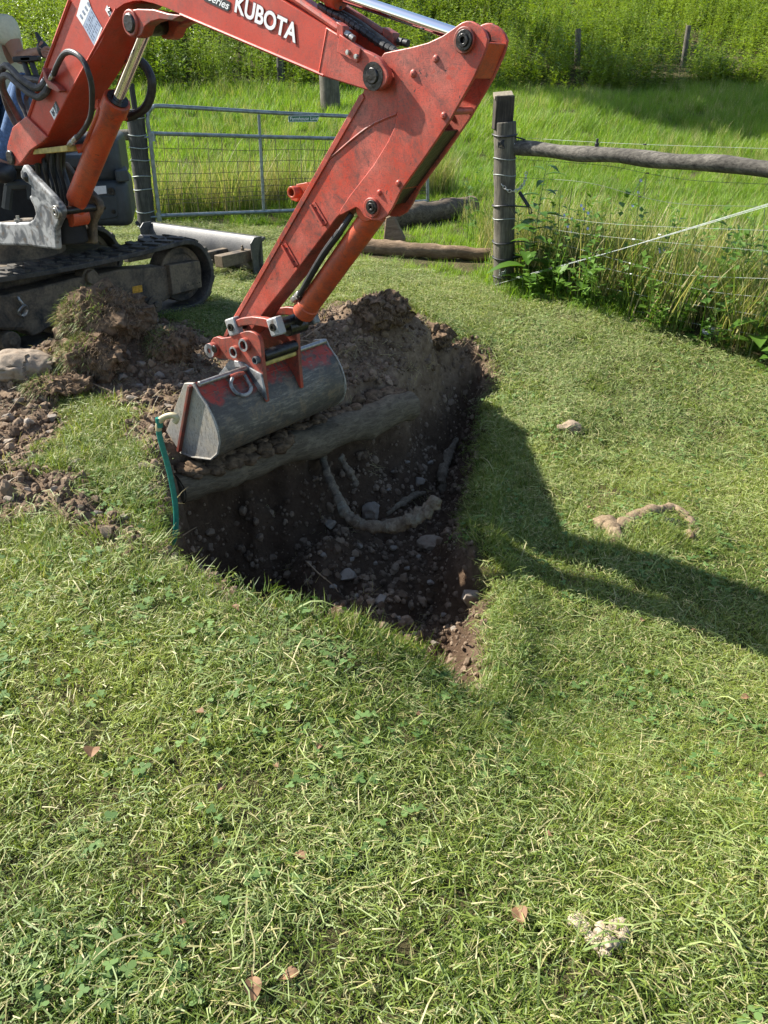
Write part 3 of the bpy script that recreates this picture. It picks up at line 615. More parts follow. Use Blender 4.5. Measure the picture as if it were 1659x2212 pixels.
mb = MB(); mb.tube(catmull([PB(*q) for q in ((705, 14, .04), (735, 26, .04), (775, 48, .04), (805, 70, .035), (835, 92, .03), (858, 112, .02))], 6), .010, 8); mk('hydraulic_hose', mb, M['rubber_dusty'], boom)
mb = MB()
for q in ((714, 8), (728, 15), (722, 3)): lump(mb, PB(*q, .0), (.022, .014, .014), 1, .25, 1.5, q[0])
mk('hose_clamp', mb, M['grease'], boom)
# ---- arm cylinder (rod seen, barrel above the picture)
mb = MB(); mb.cyl(PB(1027, 88, 0), PB(700, -22, 0), .020, n=20); ac = mk('arm_cylinder_rod', mb, M['chrome'], EXC)
mb = MB(); mb.cyl(PB(730, -12, 0), PB(520, -110, 0), .042, n=20); mb.cyl(PB(738, -9, 0), PB(715, -18, 0), .047, n=20); mk('barrel', mb, M['red_cyl'], ac, bevel=.003)
mb = MB(); hub(mb, 1027, 88, -.045, .045, .034, 0); mk('rod_eye', mb, M['grease'], ac, bevel=.003)
# ---- arm
AO = .066
ARM_BOX = [(784, 198), (805, 140), (850, 156), (866, 200), (868, 262), (850, 310), (806, 380), (760, 440), (728, 470), (627, 603), (572, 672), (540, 720), (512, 745), (484, 752), (478, 735), (492, 705)]
mb = MB(); plate(mb, ARM_BOX, -AO + .012, AO - .012)
arm = mk('arm', mb, M['red_arm'], EXC, bevel=.004)
BR_OUT = [(832, 140), (820, 127), (830, 114), (852, 109), (887, 102), (924, 92), (956, 77), (981, 60), (990, 53), (998, 48), (1007, 45), (1017, 45), (1031, 52), (1041, 60), (1049, 71), (1054, 84), (1050, 104), (1043, 124), (1023, 169), (973, 258), (921, 335), (865, 413), (848, 449), (836, 467), (820, 476), (803, 476), (787, 469), (777, 453), (769, 448), (735, 465), (733, 456), (754, 424), (806, 357), (838, 305), (853, 272), (858, 240), (857, 205), (850, 160)]
for o0, o1 in ((-AO, -AO + .0125), (AO - .0125, AO)):
    mb = MB(); plate(mb, BR_OUT, o0, o1, -AO); mk('bracket_plate', mb, M['red_arm'], arm, bevel=.003)
# closing plate and cross tubes between the bracket plates
def span(pa, pb, th, o0=-AO + .013, o1=AO - .013, po=-AO):
    a0 = PB(*pa, po) + WW * (o0 - po); b0 = PB(*pb, po) + WW * (o0 - po); d = b0 - a0; n = np.cross(d, WW); n /= np.linalg.norm(n); w_ = WW * (o1 - o0)
    m_ = MB(); m_.prism([a0, b0, b0 - n * th, a0 - n * th], [a0 + w_, b0 + w_, b0 - n * th + w_, a0 - n * th + w_]); return m_
mk('closing_plate', span((1051, 92), (1020, 170), .008), M['red_cyl'], arm, bevel=.002)
for u, v in ((974, 240), (856, 404)):
    mb = MB(); hub(mb, u, v, -AO + .013, AO - .013, .012, -AO); mk('cross_tube', mb, M['red_arm'], arm)
mk('inner_plate', span((948, 285), (835, 445), .006), M['grease'], arm)
# weld buttons
for u, v, rp in ((942, 127, 8.2), (893, 159, 8.5), (959, 250, 8), (861, 396, 7.2), (820, 416, 6.5)):
    p = PB(u, v, -AO); r = pxr(u, v, -AO, rp); mb = MB(); mb.tube([p, p - WW * .004, p - WW * .007], [r, r * .88, r * .55], 18); mb.tube([p - WW * .007, p - WW * .0095], [r * .28, r * .2], 10); mk('weld_button', mb, M['red_arm'], arm)
# top pin
mb = MB(); hub(mb, 1005, 87, -AO - .012, -AO + .001, .038, -AO); mk('pin_boss', mb, M['red_link'], arm, bevel=.003)
mb = MB(); p = PB(1004, 87, -AO - .012); mb.pipe(p - WW * .008, p + WW * .02, .030, .013); mb.pipe(p - WW * .014, p - WW * .006, .019, .009); mb.cyl(p - WW * .003, p + WW * .15, .012); mk('arm_pin', mb, M['grease'], arm, bevel=.0015)
mb = MB(); p = PB(806, 448, -AO); mb.cyl(p - WW * .016, p + WW * .001, .036); mk('pin_boss', mb, M['red_link'], arm, bevel=.003)
mb = MB(); p = PB(804, 447, -AO - .016); mb.pipe(p - WW * .008, p + WW * .02, .025, .009); mb.pipe(p - WW * .011, p, .015, .006); mb.cyl(p - WW * .002, p + WW * .16, .009); mk('cylinder_pin', mb, M['grease'], arm, bevel=.0015)
# weld ridge across the box, rear flange strip, bolt brackets
RID = -AO + .012
mb = MB(); mb.tube(catmull([PB(u, v, RID) for u, v in ((858, 246), (835, 255), (800, 272), (765, 298), (732, 326), (700, 352))], 4), .005, 6); mk('weld_ridge', mb, M['red_link'], arm)
mb = MB(); plate(mb, [(783, 202), (776, 205), (484, 722), (488, 730), (497, 716), (786, 212)], -AO + .006, AO - .006, -AO + .006); mk('edge_flange', mb, M['red_arm'], arm, bevel=.002)
for (a, b) in (((676, 442), (703, 487)), ((614, 529), (641, 576))):
    p0 = PB(*a, RID); p1 = PB(*b, RID); d = p1 - p0; d /= np.linalg.norm(d); n = np.cross(d, WW); mb = MB(); mb.box((p0 + p1) / 2 - WW * .008, [d, n, WW], (np.linalg.norm(p1 - p0) / 2, .0045, .011)); q = mb
    q.box((p0 + p1) / 2 - WW * .003 + n * .008, [d, n, WW], (np.linalg.norm(p1 - p0) / 2, .010, .003)); hb = mk('hose_bracket', q, M['red_arm'], arm, bevel=.001)
    for k in (.2, .8):
        m_ = MB(); c_ = p0 + (p1 - p0) * k + n * .009 - WW * .006; m_.cyl(c_, c_ - WW * .002, .0035, n=8); mk('bolt_hole', m_, M['grease'], hb)
# auxiliary pipe lug behind the arm
mb = MB(); plate(mb, [(640, 398), (662, 394), (668, 400), (640, 436), (628, 432)], .02, .05, .02); p = PB(629, 416, -.02); mb.pipe(p, p + WW * .09, .024, .015); mk('pipe_lug', mb, M['red_cyl'], arm, bevel=.002)
# ---- bucket cylinder
c0 = PB(816, 452, 0.0); c1 = PB(656, 674, 0.0)
mb = MB(); dcy = (c1 - c0) / np.linalg.norm(c1 - c0); mb.cyl(c0 + dcy * .01, c1, .047, n=28); mb.cyl(c1 - dcy * .05, c1 + dcy * .008, .0515, n=28); bcy = mk('bucket_cylinder', mb, M['red_cyl'], EXC, bevel=.005)
mb = MB(); mb.cyl(PB(806, 448, 0) - WW * .05, PB(806, 448, 0) + WW * .05, .048, n=24); mk('cylinder_eye', mb, M['red_cyl'], bcy, bevel=.004)
ROD_E = PB(637, 704, 0.0)
mb = MB(); mb.cyl(c1, ROD_E, .024, n=18); mk('rod', mb, M['grease'], bcy)
mb = MB(); mb.cyl(ROD_E - WW * .055, ROD_E + WW * .055, .037, n=20); mk('rod_eye', mb, M['grease'], bcy, bevel=.004)
mb = MB(); mb.tube(catmull([PB(*q) for q in ((760, 462, -.02), (735, 500, -.045), (705, 540, -.05), (680, 580, -.05), (660, 615, -.05), (645, 640, -.045))], 6), .0125, 10); hz = mk('spiral_wrapped_hose', mb, M['rubber'], bcy)
mb = MB(); sp = catmull([PB(*q) for q in ((735, 500, -.045), (705, 540, -.05), (680, 580, -.05), (660, 615, -.05))], 6)
for i in range(0, len(sp) - 1):
    d = sp[i + 1] - sp[i]; d /= np.linalg.norm(d); mb.cyl(sp[i], sp[i] + d * .02, .0145, n=10)
mk('hose_guard', mb, M['black'], hz, bevel=.001)
fitting(PB(648, 634, -.045), PB(633, 648, -.03), .013, bcy); mb = MB(); mb.cyl(PB(646, 640, -.045), PB(655, 660, -.01), .012, n=12); mk('hose_port', mb, M['grease'], bcy)
# ---- links
def link(o0, o1, po):
    top = [(502, 694), (520, 687), (543, 684), (568, 687), (592, 694)]; bot = [(590, 712), (566, 706), (543, 702), (522, 704), (504, 712)]
    m_ = MB(); plate(m_, top + bot, o0, o1, po); return m_
for (o0, o1) in ((-.125, -.095), (.095, .125)):
    l_ = mk('bucket_link', link(o0, o1, -.125), M['red_link'], EXC, bevel=.004)
    for (u, v) in ((502, 706), (593, 706)):
        m_ = MB(); p = PB(u, v, -.125) + WW * (o0 + .125); sg = -1 if o0 < 0 else 1; e_ = -.012 if o0 < 0 else .03
        ax1 = PB(u + 10, v - 3, -.125) - PB(u, v, -.125); m_.box(p + WW * .012, [ax1, np.cross(ax1, WW), WW], (.034, .040, .020)); h = mk('link_boss', m_, M['cast'], l_, bevel=.007)
        m_ = MB(); m_.pipe(p - WW * .016, p + WW * .02, .017, .008); m_.cyl(p - WW * .009, p + WW * .01, .008); mk('link_pin', m_, M['grease'], l_)
mb = MB(); p = PB(593, 706, -.125); mb.cyl(p + WW * .03, p + WW * .22, .030, n=20); mk('link_tube', mb, M['grease'], EXC, bevel=.004)
mb = MB(); p = PB(502, 706, -.125); mb.cyl(p + WW * .03, p + WW * .22, .024, n=20); mk('link_tube', mb, M['grease'], EXC, bevel=.004)
# ---- bucket
BO = -BKW / 2
def C5(cx, cy): return (329 + .2976 * cx, 603.4 + .2976 * cy)
SIDE = [C5(*q) for q in ((235, 752), (300, 752), (322, 790), (345, 830), (372, 868), (400, 910), (428, 960), (450, 1010), (467, 1055), (480, 1100), (488, 1140), (492, 1180), (489, 1222), (478, 1262), (460, 1290), (430, 1305), (370, 1300), (300, 1287), (205, 1255), (105, 1100))]
SH = [C5(*q) for q in ((300, 752), (322, 790), (345, 830), (372, 868), (400, 910), (428, 960), (450, 1010), (467, 1055), (480, 1100), (488, 1140), (492, 1180), (489, 1222), (478, 1262), (460, 1290), (430, 1305), (370, 1300), (300, 1287), (205, 1255))]
bucket_pts = [PB(u, v, BO) for u, v in SH]; inn = np.mean([PB(u, v, BO) for u, v in SIDE], 0)
def shell(th):
    A = bucket_pts; n = len(A); out = []
    for i in range(n):
        t = A[min(i + 1, n - 1)] - A[max(i - 1, 0)]; nn = np.cross(t, WW); nn /= np.linalg.norm(nn)
        if nn @ (inn - A[i]) < 0: nn = -nn
        out.append(A[i] + nn * th)
    m_ = MB(); w_ = WW * BKW; a = A + out[::-1]; N_ = n
    vs = A + [p + w_ for p in A] + out + [p + w_ for p in out]; fs = []
    for i in range(n - 1):
        fs += [(i, i + 1, n + i + 1, n + i), (2 * n + i + 1, 2 * n + i, 3 * n + i, 3 * n + i + 1), (i + 1, i, 2 * n + i, 2 * n + i + 1), (n + i, n + i + 1, 3 * n + i + 1, 3 * n + i)]
    fs += [(0, n, 3 * n, 2 * n), (2 * n - 1, n - 1, 3 * n - 1, 4 * n - 1)]; m_.add(vs, fs); return m_
bucket = mk('bucket', shell(.012), M['bucket'], EXC, ang=50)
for s in (0, 1):
    o0 = BO - .004 if s == 0 else BO + BKW - .014
    mb = MB(); plate(mb, SIDE, o0, o0 + .018, BO); mk('side_plate', mb, M['bucket_side'], bucket, bevel=.003)
    mb = MB(); a, b = C5(302, 752), C5(207, 1255); p0 = PB(*a, BO) + WW * (o0 - BO - .018 if s == 0 else o0 - BO + .018); p1 = PB(*b, BO) + WW * (o0 - BO - .018 if s == 0 else o0 - BO + .018)
    p0, p1 = p0 + HH * -.006, p1 + HH * -.0; d = p1 - p0; mb.box((p0 + p1) / 2 + WW * (.009 if s == 0 else -.009), [d, np.cross(d, WW), WW], (np.linalg.norm(d) / 2 - .012, .0085, .010)); mk('side_stiffener', mb, M['bucket_red'], bucket, bevel=.003)
    mb = MB(); mb.tube([PB(u, v, BO) + WW * (o0 - BO + (0.001 if s == 0 else .017)) for u, v in [C5(*q) for q in ((305, 756), (345, 832), (400, 912), (450, 1012), (480, 1102), (492, 1182), (478, 1262), (432, 1304), (300, 1287), (208, 1256))]], .006, 6); mk('side_rim', mb, M['bucket_side'], bucket)
mb = MB(); p = PB(*C5(322, 768), BO); mb.cyl(p + WW * .012, p + WW * .30, .013, n=14); mk('top_bar', mb, M['steel'], bucket, bevel=.003); mb = MB(); mb.cyl(p + WW * .60, p + WW * (BKW - .012), .013, n=14); mk('top_bar', mb, M['steel'], bucket, bevel=.003)
mb = MB(); q = PB(*C5(358, 850), BO) - np.cross(WW, bucket_pts[3] - bucket_pts[2]) * 0; mb.cyl(q + WW * .01, q + WW * (BKW - .01), .0045, n=8); mk('weld_line', mb, M['bucket'], bucket)
# ears and gussets
EAR = [C5(*q) for q in ((420, 480), (424, 450), (440, 425), (468, 416), (500, 428), (560, 420), (600, 402), (640, 388), (672, 377), (702, 376), (735, 386), (760, 405), (778, 435), (788, 480), (795, 560), (803, 650), (815, 760), (828, 893), (815, 880), (780, 800), (735, 722), (690, 655), (640, 600), (590, 592), (540, 577), (500, 578), (470, 572), (440, 550), (426, 520))]
GUS = [C5(*q) for q in ((560, 578), (640, 600), (700, 640), (780, 660), (805, 690), (828, 895), (760, 800), (690, 690), (660, 650), (480, 700), (430, 728), (500, 650))]
for o0, o1 in ((-.128, -.106), (.106, .128)):
    mb = MB(); plate(mb, EAR, o0, o1, -.128); e_ = mk('bucket_ear', mb, M['red_link'], bucket, bevel=.003)
    if o0 < 0:
        for (cx, cy, r, ri) in ((455, 505, .034, 0), (612, 522, .028, .019), (684, 470, .031, .02), (768, 582, .018, .013)):
            p = PB(*C5(cx, cy), -.128); m_ = MB()
            if ri: m_.pipe(p - WW * .022, p + WW * .002, r, ri); m_.cyl(p - WW * .0015, p + WW * .0, ri, n=16)
            else: m_.cyl(p - WW * .034, p, r, n=24)
            mk('ear_boss', m_, M['red_link'] if ri == 0 or cx == 612 or cx == 684 else M['cast'], e_, bevel=.003)
            m_ = MB(); m_.pipe(p - WW * (.0235 if ri else .038), p - WW * (.020 if ri else .03), r * .96, max(ri, .012)); mk('boss_rim', m_, M['cast'], e_)
            if ri: m_ = MB(); m_.cyl(p - WW * .006, p - WW * .003, ri * .99, n=16); mk('boss_bore', m_, M['grease'], e_)
        m_ = MB(); p = PB(*C5(455, 505), -.166); m_.cyl(p - WW * .008, p, .018, n=12); mk('pin_bolt', m_, M['grease'], e_, bevel=.003)
mb = MB(); plate(mb, [C5(*q) for q in ((545, 578), (600, 592), (640, 600), (655, 650), (600, 668), (500, 712), (432, 730), (500, 640))], -.106, -.084, -.128); mk('gusset', mb, M['cast'], bucket, bevel=.003)
mb = MB(); plate(mb, [C5(*q) for q in ((590, 590), (660, 606), (735, 660), (790, 690), (826, 880), (760, 800), (700, 705), (640, 640), (600, 640))], -.136, -.124, -.136); mk('gusset', mb, M['cast'], bucket, bevel=.003)
mb = MB(); p = PB(*C5(800, 560), -.106); mb.cyl(p, p + WW * .212, .028, n=18); mk('ear_tube', mb, M['grease'], bucket, bevel=.003)
mb = MB(); p = PB(*C5(800, 615), -.106); mb.cyl(p, p + WW * .212, .014, n=12); mk('ear_rib', mb, M['yellow'], bucket)
# lifting ring on the back
n_out = np.cross(bucket_pts[3] - bucket_pts[2], WW); n_out /= np.linalg.norm(n_out); n_out = n_out if n_out @ (inn - bucket_pts[2]) < 0 else -n_out
def PSH(cx, cy, lift=0.):
    n = np.cross(bucket_pts[5] - bucket_pts[1], WW); n /= np.linalg.norm(n); n = n if n @ (inn - bucket_pts[2]) < 0 else -n
    return on_plane(*C5(cx, cy), n, bucket_pts[3]) + n * lift
mb = MB(); mb.tube([PSH(555, 728, .02), PSH(600, 715, .03), PSH(648, 702, .02)], .012, 10); mk('ring_holder', mb, M['red_link'], bucket)
mb = MB(); mb.tube(catmull([PSH(565, 735, .025), PSH(556, 765, .02), PSH(572, 805, .015), PSH(610, 840, .014), PSH(660, 850, .014), PSH(695, 832, .015), PSH(704, 800, .018), PSH(685, 770, .022), PSH(648, 715, .028)], 5), .0085, 10); mk('lifting_ring', mb, M['cast'], bucket)
# ---- boom cylinder
b0 = PB(166, 432, .005); b1 = PB(251, 222, .005); dd = (b1 - b0) / np.linalg.norm(b1 - b0)
mb = MB(); mb.cyl(b0, b1, .056, n=30); mb.cyl(b1 - dd * .055, b1 + dd * .02, .064, n=30); boomcyl = mk('boom_cylinder', mb, M['red_cyl'], EXC, bevel=.006)
ce = PB(166, 466, .005); mb = MB(); mb.cyl(b0 + dd * .02, ce, .050, .042, n=24); mb.cyl(ce - WW * .05, ce + WW * .05, .052, n=24); mk('cylinder_eye', mb, M['red_cyl'], boomcyl, bevel=.004)
rt = PB(322, 48, .005); mb = MB(); mb.cyl(b1, rt, .0265, n=24); mk('rod', mb, M['chrome'], boomcyl)
mb = MB(); mb.cyl(rt - WW * .05, rt + WW * .05, .050, n=20); mk('rod_eye', mb, M['grease'], boomcyl, bevel=.004)
mb = MB(); p = b1 + dd * .021; mb.pipe(p, p + dd * .006, .05, .028); mk('rod_seal', mb, M['grease'], boomcyl)
mb = MB(); mb.tube([PB(216, 222, -.03), PB(212, 245, -.045), PB(190, 300, -.045), PB(180, 322, -.03)], .012, 10); mb.cyl(PB(208, 224, -.04), PB(228, 232, 0), .022, n=12); mb.cyl(PB(166, 322, -.05), PB(192, 318, 0), .02, n=12); mk('port_pipe', mb, M['red_cyl'], boomcyl)
mb = MB(); mb.cyl(PB(240, 254, .03), PB(280, 253, .12), .016, n=12); mk('port_pipe', mb, M['red_cyl'], boomcyl)
# hoses at the boom foot
def hose(name, pts, r, mat='rubber', parent=EXC, k=6): m_ = MB(); m_.tube(catmull([PB(*q) for q in pts], k), r, 10); return mk(name, m_, M[mat], parent)
hose('hydraulic_hose', ((116, 160, -.125), (124, 140, -.14), (136, 119, -.17), (149, 112, -.19), (165, 117, -.20), (180, 132, -.20), (190, 154, -.20), (197, 179, -.19), (199, 207, -.18), (197, 245, -.15), (187, 271, -.12), (172, 292, -.09), (160, 302, -.08)), .0125)
fitting(PB(108, 174, -.12), PB(121, 148, -.13), .011, EXC); fitting(PB(150, 314, -.07), PB(166, 296, -.085), .012, EXC)
hose('corrugated_hose', ((101, 172, -.11), (93, 184, -.12), (79, 190, -.13), (63, 183, -.14), (43, 169, -.15), (26, 151, -.14), (14, 142, -.13), (5, 149, -.12), (3, 166, -.09), (6, 186, -.06), (10, 210, -.02), (20, 240, .02), (36, 272, .04)), .0165, 'rubber_dusty')
hose('corrugated_hose', ((104, 188, -.11), (98, 200, -.12), (84, 210, -.13), (66, 203, -.14), (41, 183, -.15), (20, 165, -.15), (8, 165, -.14), (3, 177, -.12), (9, 198, -.09), (25, 228, -.04), (41, 258, 0.), (55, 290, .03)), .0165, 'rubber_dusty')
hose('hydraulic_hose', ((88, 176, -.02), (70, 172, 0), (52, 170, .02), (40, 185, .04), (42, 215, .05), (56, 246, .05), (66, 276, .04)), .014, 'rubber_dusty')
hose('hydraulic_hose', ((62, 200, .07), (56, 215, .07), (62, 240, .06), (74, 270, .05)), .012, 'rubber_dusty')
fitting(PB(93, 183, -.115), PB(104, 164, -.105), .014, EXC); fitting(PB(97, 200, -.115), PB(108, 180, -.105), .013, EXC)
mb = MB(); plate(mb, [(96, 146), (103, 155), (108, 172), (128, 186), (136, 196), (131, 200), (112, 190), (100, 170)], -.135, -.10, -.12); mk('hose_bracket', mb, M['red_link'], boom, bevel=.003)
hose('hydraulic_hose', ((272, 126, .10), (300, 131, .13), (318, 149, .15), (328, 176, .15), (326, 205, .15), (315, 231, .14), (295, 246, .13), (272, 254, .11)), .021)
mb = MB()
for i in range(8): mb.tube(catmull([PB(78 + i * 8.5, 320, .0 + .015 * (i % 3)), PB(80 + i * 8, 360, .03 * (i % 2)), PB(90 + i * 8.2, 400, .02), PB(98 + i * 8, 440, .02)], 4), .0135, 8)
mk('hose_bundle', mb, M['rubber'], EXC)
mb = MB(); plate(mb, [(74, 322), (144, 314), (146, 327), (70, 334)], -.095, .09, -.095); mk('hose_guide', mb, M['yellow'], EXC, bevel=.003)
# ---- swing bracket
SW = [(50, 355), (56, 361), (69, 378), (87, 396), (105, 415), (122, 434), (130, 445), (134, 458), (132, 470), (126, 482), (120, 496), (121, 520), (123, 540), (105, 538), (56, 531), (0, 530), (-40, 528), (-40, 481), (0, 481), (40, 481), (61, 480), (71, 474), (76, 461), (72, 446), (61, 424), (66, 422), (66, 402), (54, 394), (44, 385), (43, 370)]
for o0, o1 in ((-.132, -.095), (.095, .132)):
    mb = MB(); plate(mb, SW, o0, o1, -.132); sw = mk('swing_bracket', mb, M['cast'] if o0 < 0 else M['frame'], EXC, bevel=.012, segs=3)
    if o0 < 0:
        mb = MB(); p = PB(124, 458, -.132); mb.pipe(p - WW * .014, p + WW * .01, .034, .022); mb.pipe(p - WW * .018, p, .022, .009); mk('pin_collar', mb, M['steel'], sw, bevel=.002)
        mb = MB(); mb.cyl(p - WW * .008, p + WW * .28, .020, n=18); mk('cylinder_pin', mb, M['grease'], sw)
        mb = MB(); p = PB(40, 478, -.11); mb.cyl(p, p + ZZ * .012, .022, n=16); mb.cyl(p + ZZ * .012, p + ZZ * .03, .010, n=6); mk('grease_bolt', mb, M['steel'], sw)
        mb = MB(); lump(mb, PB(57, 383, -.134), (.018, .012, .026), 2, .3, 2, 4); mk('grease_smear', mb, M['grease'], sw)
mb = MB(); plate(mb, [(0, 484), (62, 484), (118, 498), (120, 532), (56, 526), (-40, 526), (-40, 484)], -.09, .09, -.095); mk('swing_post', mb, M['frame'], EXC, bevel=.01)
mb = MB(); p = PB(150, 487, .0); mb.cyl(p - ZZ * .09, p + ZZ * .05, .085, n=24); mk('swing_post', mb, M['house_dark'], EXC, bevel=.01)
# ---- house (front faces the camera)
HY = 5.32
def HP(u, v, y=HY): d = ray(u, v); return CAMP + d * (y / d[1])
def hbox(name, u0, u1, v0, v1, depth, mat, y=HY, bevel=.03, parent=EXC, x0=None):
    a = HP(u0, v0, y); b = HP(u1, v1, y); xa = a[0] if x0 is None else x0; m_ = MB(); m_.box(((xa + b[0]) / 2, y + depth / 2, (a[2] + b[2]) / 2), [(1, 0, 0), (0, 1, 0), (0, 0, 1)], (abs(b[0] - xa) / 2, depth / 2, abs(a[2] - b[2]) / 2)); return mk(name, m_, mat, parent, bevel=bevel, segs=3)
def hprism(name, u0, u1, v0, v1, depth, mat, y=HY, bevel=.04, parent=EXC, inset=.16):
    a = HP(u0, v0, y); b = HP(u1, v1, y); x0, x1, z0, z1 = a[0], b[0], b[2], a[2]; q = [(x0, y), (x1 - .05, y), (x1, y + .06), (x1 - inset, y + depth), (x0 - inset, y + depth)]
    m_ = MB(); m_.prism([np.array([p[0], p[1], z0]) for p in q], [np.array([p[0], p[1], z1]) for p in q]); return mk(name, m_, mat, parent, bevel=bevel, segs=3)
house = hprism('side_panel', 178, 284, 392, 490, .7, M['house'], bevel=.04)
hprism('house_body', 178, 262, 296, 393, .75, M['house'], y=HY + .06, bevel=.03)
hbox('house_body', 60, 178, 300, 505, .9, M['house_dark'], y=HY + .12, bevel=.03, x0=-3.0)  # front wall coloured near-black for the shaded void behind the bracket
hbox('house_floor', 60, 180, 335, 366, .8, M['house'], y=HY - .1, bevel=.02, x0=-2.9)
hprism('step_box', 247, 274, 368, 394, .3, M['house'], y=HY - .01, bevel=.01, inset=.08)
def on_house(name, pix, mat, th=.006, bevel=.002):
    A = [HP(u, v, HY - th) for u, v in pix]; m_ = MB(); m_.prism(A, [p + np.array([0, th + .002, 0]) for p in A]); return mk(name, m_, mat, house, bevel=bevel)
on_house('blank_label', [(200.5, 403), (228.5, 401), (230.5, 418), (202, 421)], M['white'], .003, 0)
on_house('access_panel', [(211, 427), (215, 424), (247, 422), (251, 426), (254, 466), (251, 470), (218, 475), (214, 471)], M['house'], .007, .004)
for i in range(4): on_house('vent_slot', [(190, 439.5 + i * 5.3), (206, 438.5 + i * 5.3), (207, 441.2 + i * 5.3), (190.5, 442.4 + i * 5.3)], M['grease'], .004, 0)
mb = MB(); p = HP(241, 413, HY - .004); mb.pipe(p, p + np.array([0, -.008, 0]), .022, .012); mb.cyl(p, p + np.array([0, -.004, 0]), .012, n=16); mk('fuel_cap', mb, M['grease'], house)
mb = MB(); p = HP(246, 457, HY - .004); mb.cyl(p, p + np.array([0, -.008, 0]), .014, n=14); mk('panel_lock', mb, M['grease'], house)
mb = MB()
for A, B in (((20, 400), (66, 398)), ((20, 400), (14, 450)), ((66, 398), (70, 430))): mb.tube([HP(*A, HY - .25), HP(*B, HY - .25)], .03, 8)
mk('front_guard', mb, M['house'], EXC)
# seat, levers, canopy
mb = MB(); mb.box((-2.75, 5.75, 1.10), [(1, 0, 0), (0, 1, 0), (0, 0, 1)], (.25, .25, .17)); mb.box((-2.75, 5.98, 1.45), [(1, 0, 0), (0, 1, -.15), (0, .15, 1)], (.23, .06, .28)); mk('seat', mb, M['black'], EXC, bevel=.04)
def lev(u, v, y, tip, name, mat='black'):
    p = HP(u, v, y); return p
p = HP(93, 107, 5.15); mb = MB(); mb.tube([p + np.array([-.02, .03, -.5]), p + np.array([0, 0, -.06])], .011, 8); jm = mk('joystick', mb, M['black'], EXC)
mb = MB(); lump(mb, p, (.034, .034, .046), 2, .12, 1.2, 1); mb.tube([p + np.array([0, 0, .02]), p + np.array([-.012, 0, .055]), p + np.array([-.022, 0, .085])], [.016, .015, .009], 10); mk('joystick_grip', mb, M['black'], jm)
for u in (51, 67):
    mb = MB(); a = HP(u, 131, 5.02); mb.tube([a + np.array([.03, 0, -.17]), a], .017, 8); mb.box(a + ZZ * .008, [(1, 0, .05), (0, 1, 0), (0, 0, 1)], (.052, .028, .014)); mk('travel_lever', mb, M['black'], EXC, bevel=.008)
mb = MB(); mb.tube([HP(38, 166, 5.0), HP(88, 168, 5.0)], .012, 8); mk('lever_rail', mb, M['black'], EXC)
CX0, CX1, CY0, CY1, CZ = -2.98, -2.04, 4.55, 5.9, 2.42
mb = MB(); mb.box(((CX0 + CX1) / 2, (CY0 + CY1) / 2, CZ), [(1, 0, 0), (0, 1, 0), (0, 0, 1)], ((CX1 - CX0) / 2, (CY1 - CY0) / 2, .04)); can = mk('canopy_roof', mb, M['house'], EXC, bevel=.035, segs=3)
for x in (CX0 + .08, CX0 + .42):
    mb = MB(); mb.tube([(x, CY1 - .06, .9), (x, CY1 - .06, 1.6), (x, CY1 - .06, CZ)], .03, 12); mk('canopy_post', mb, M['black'], can)
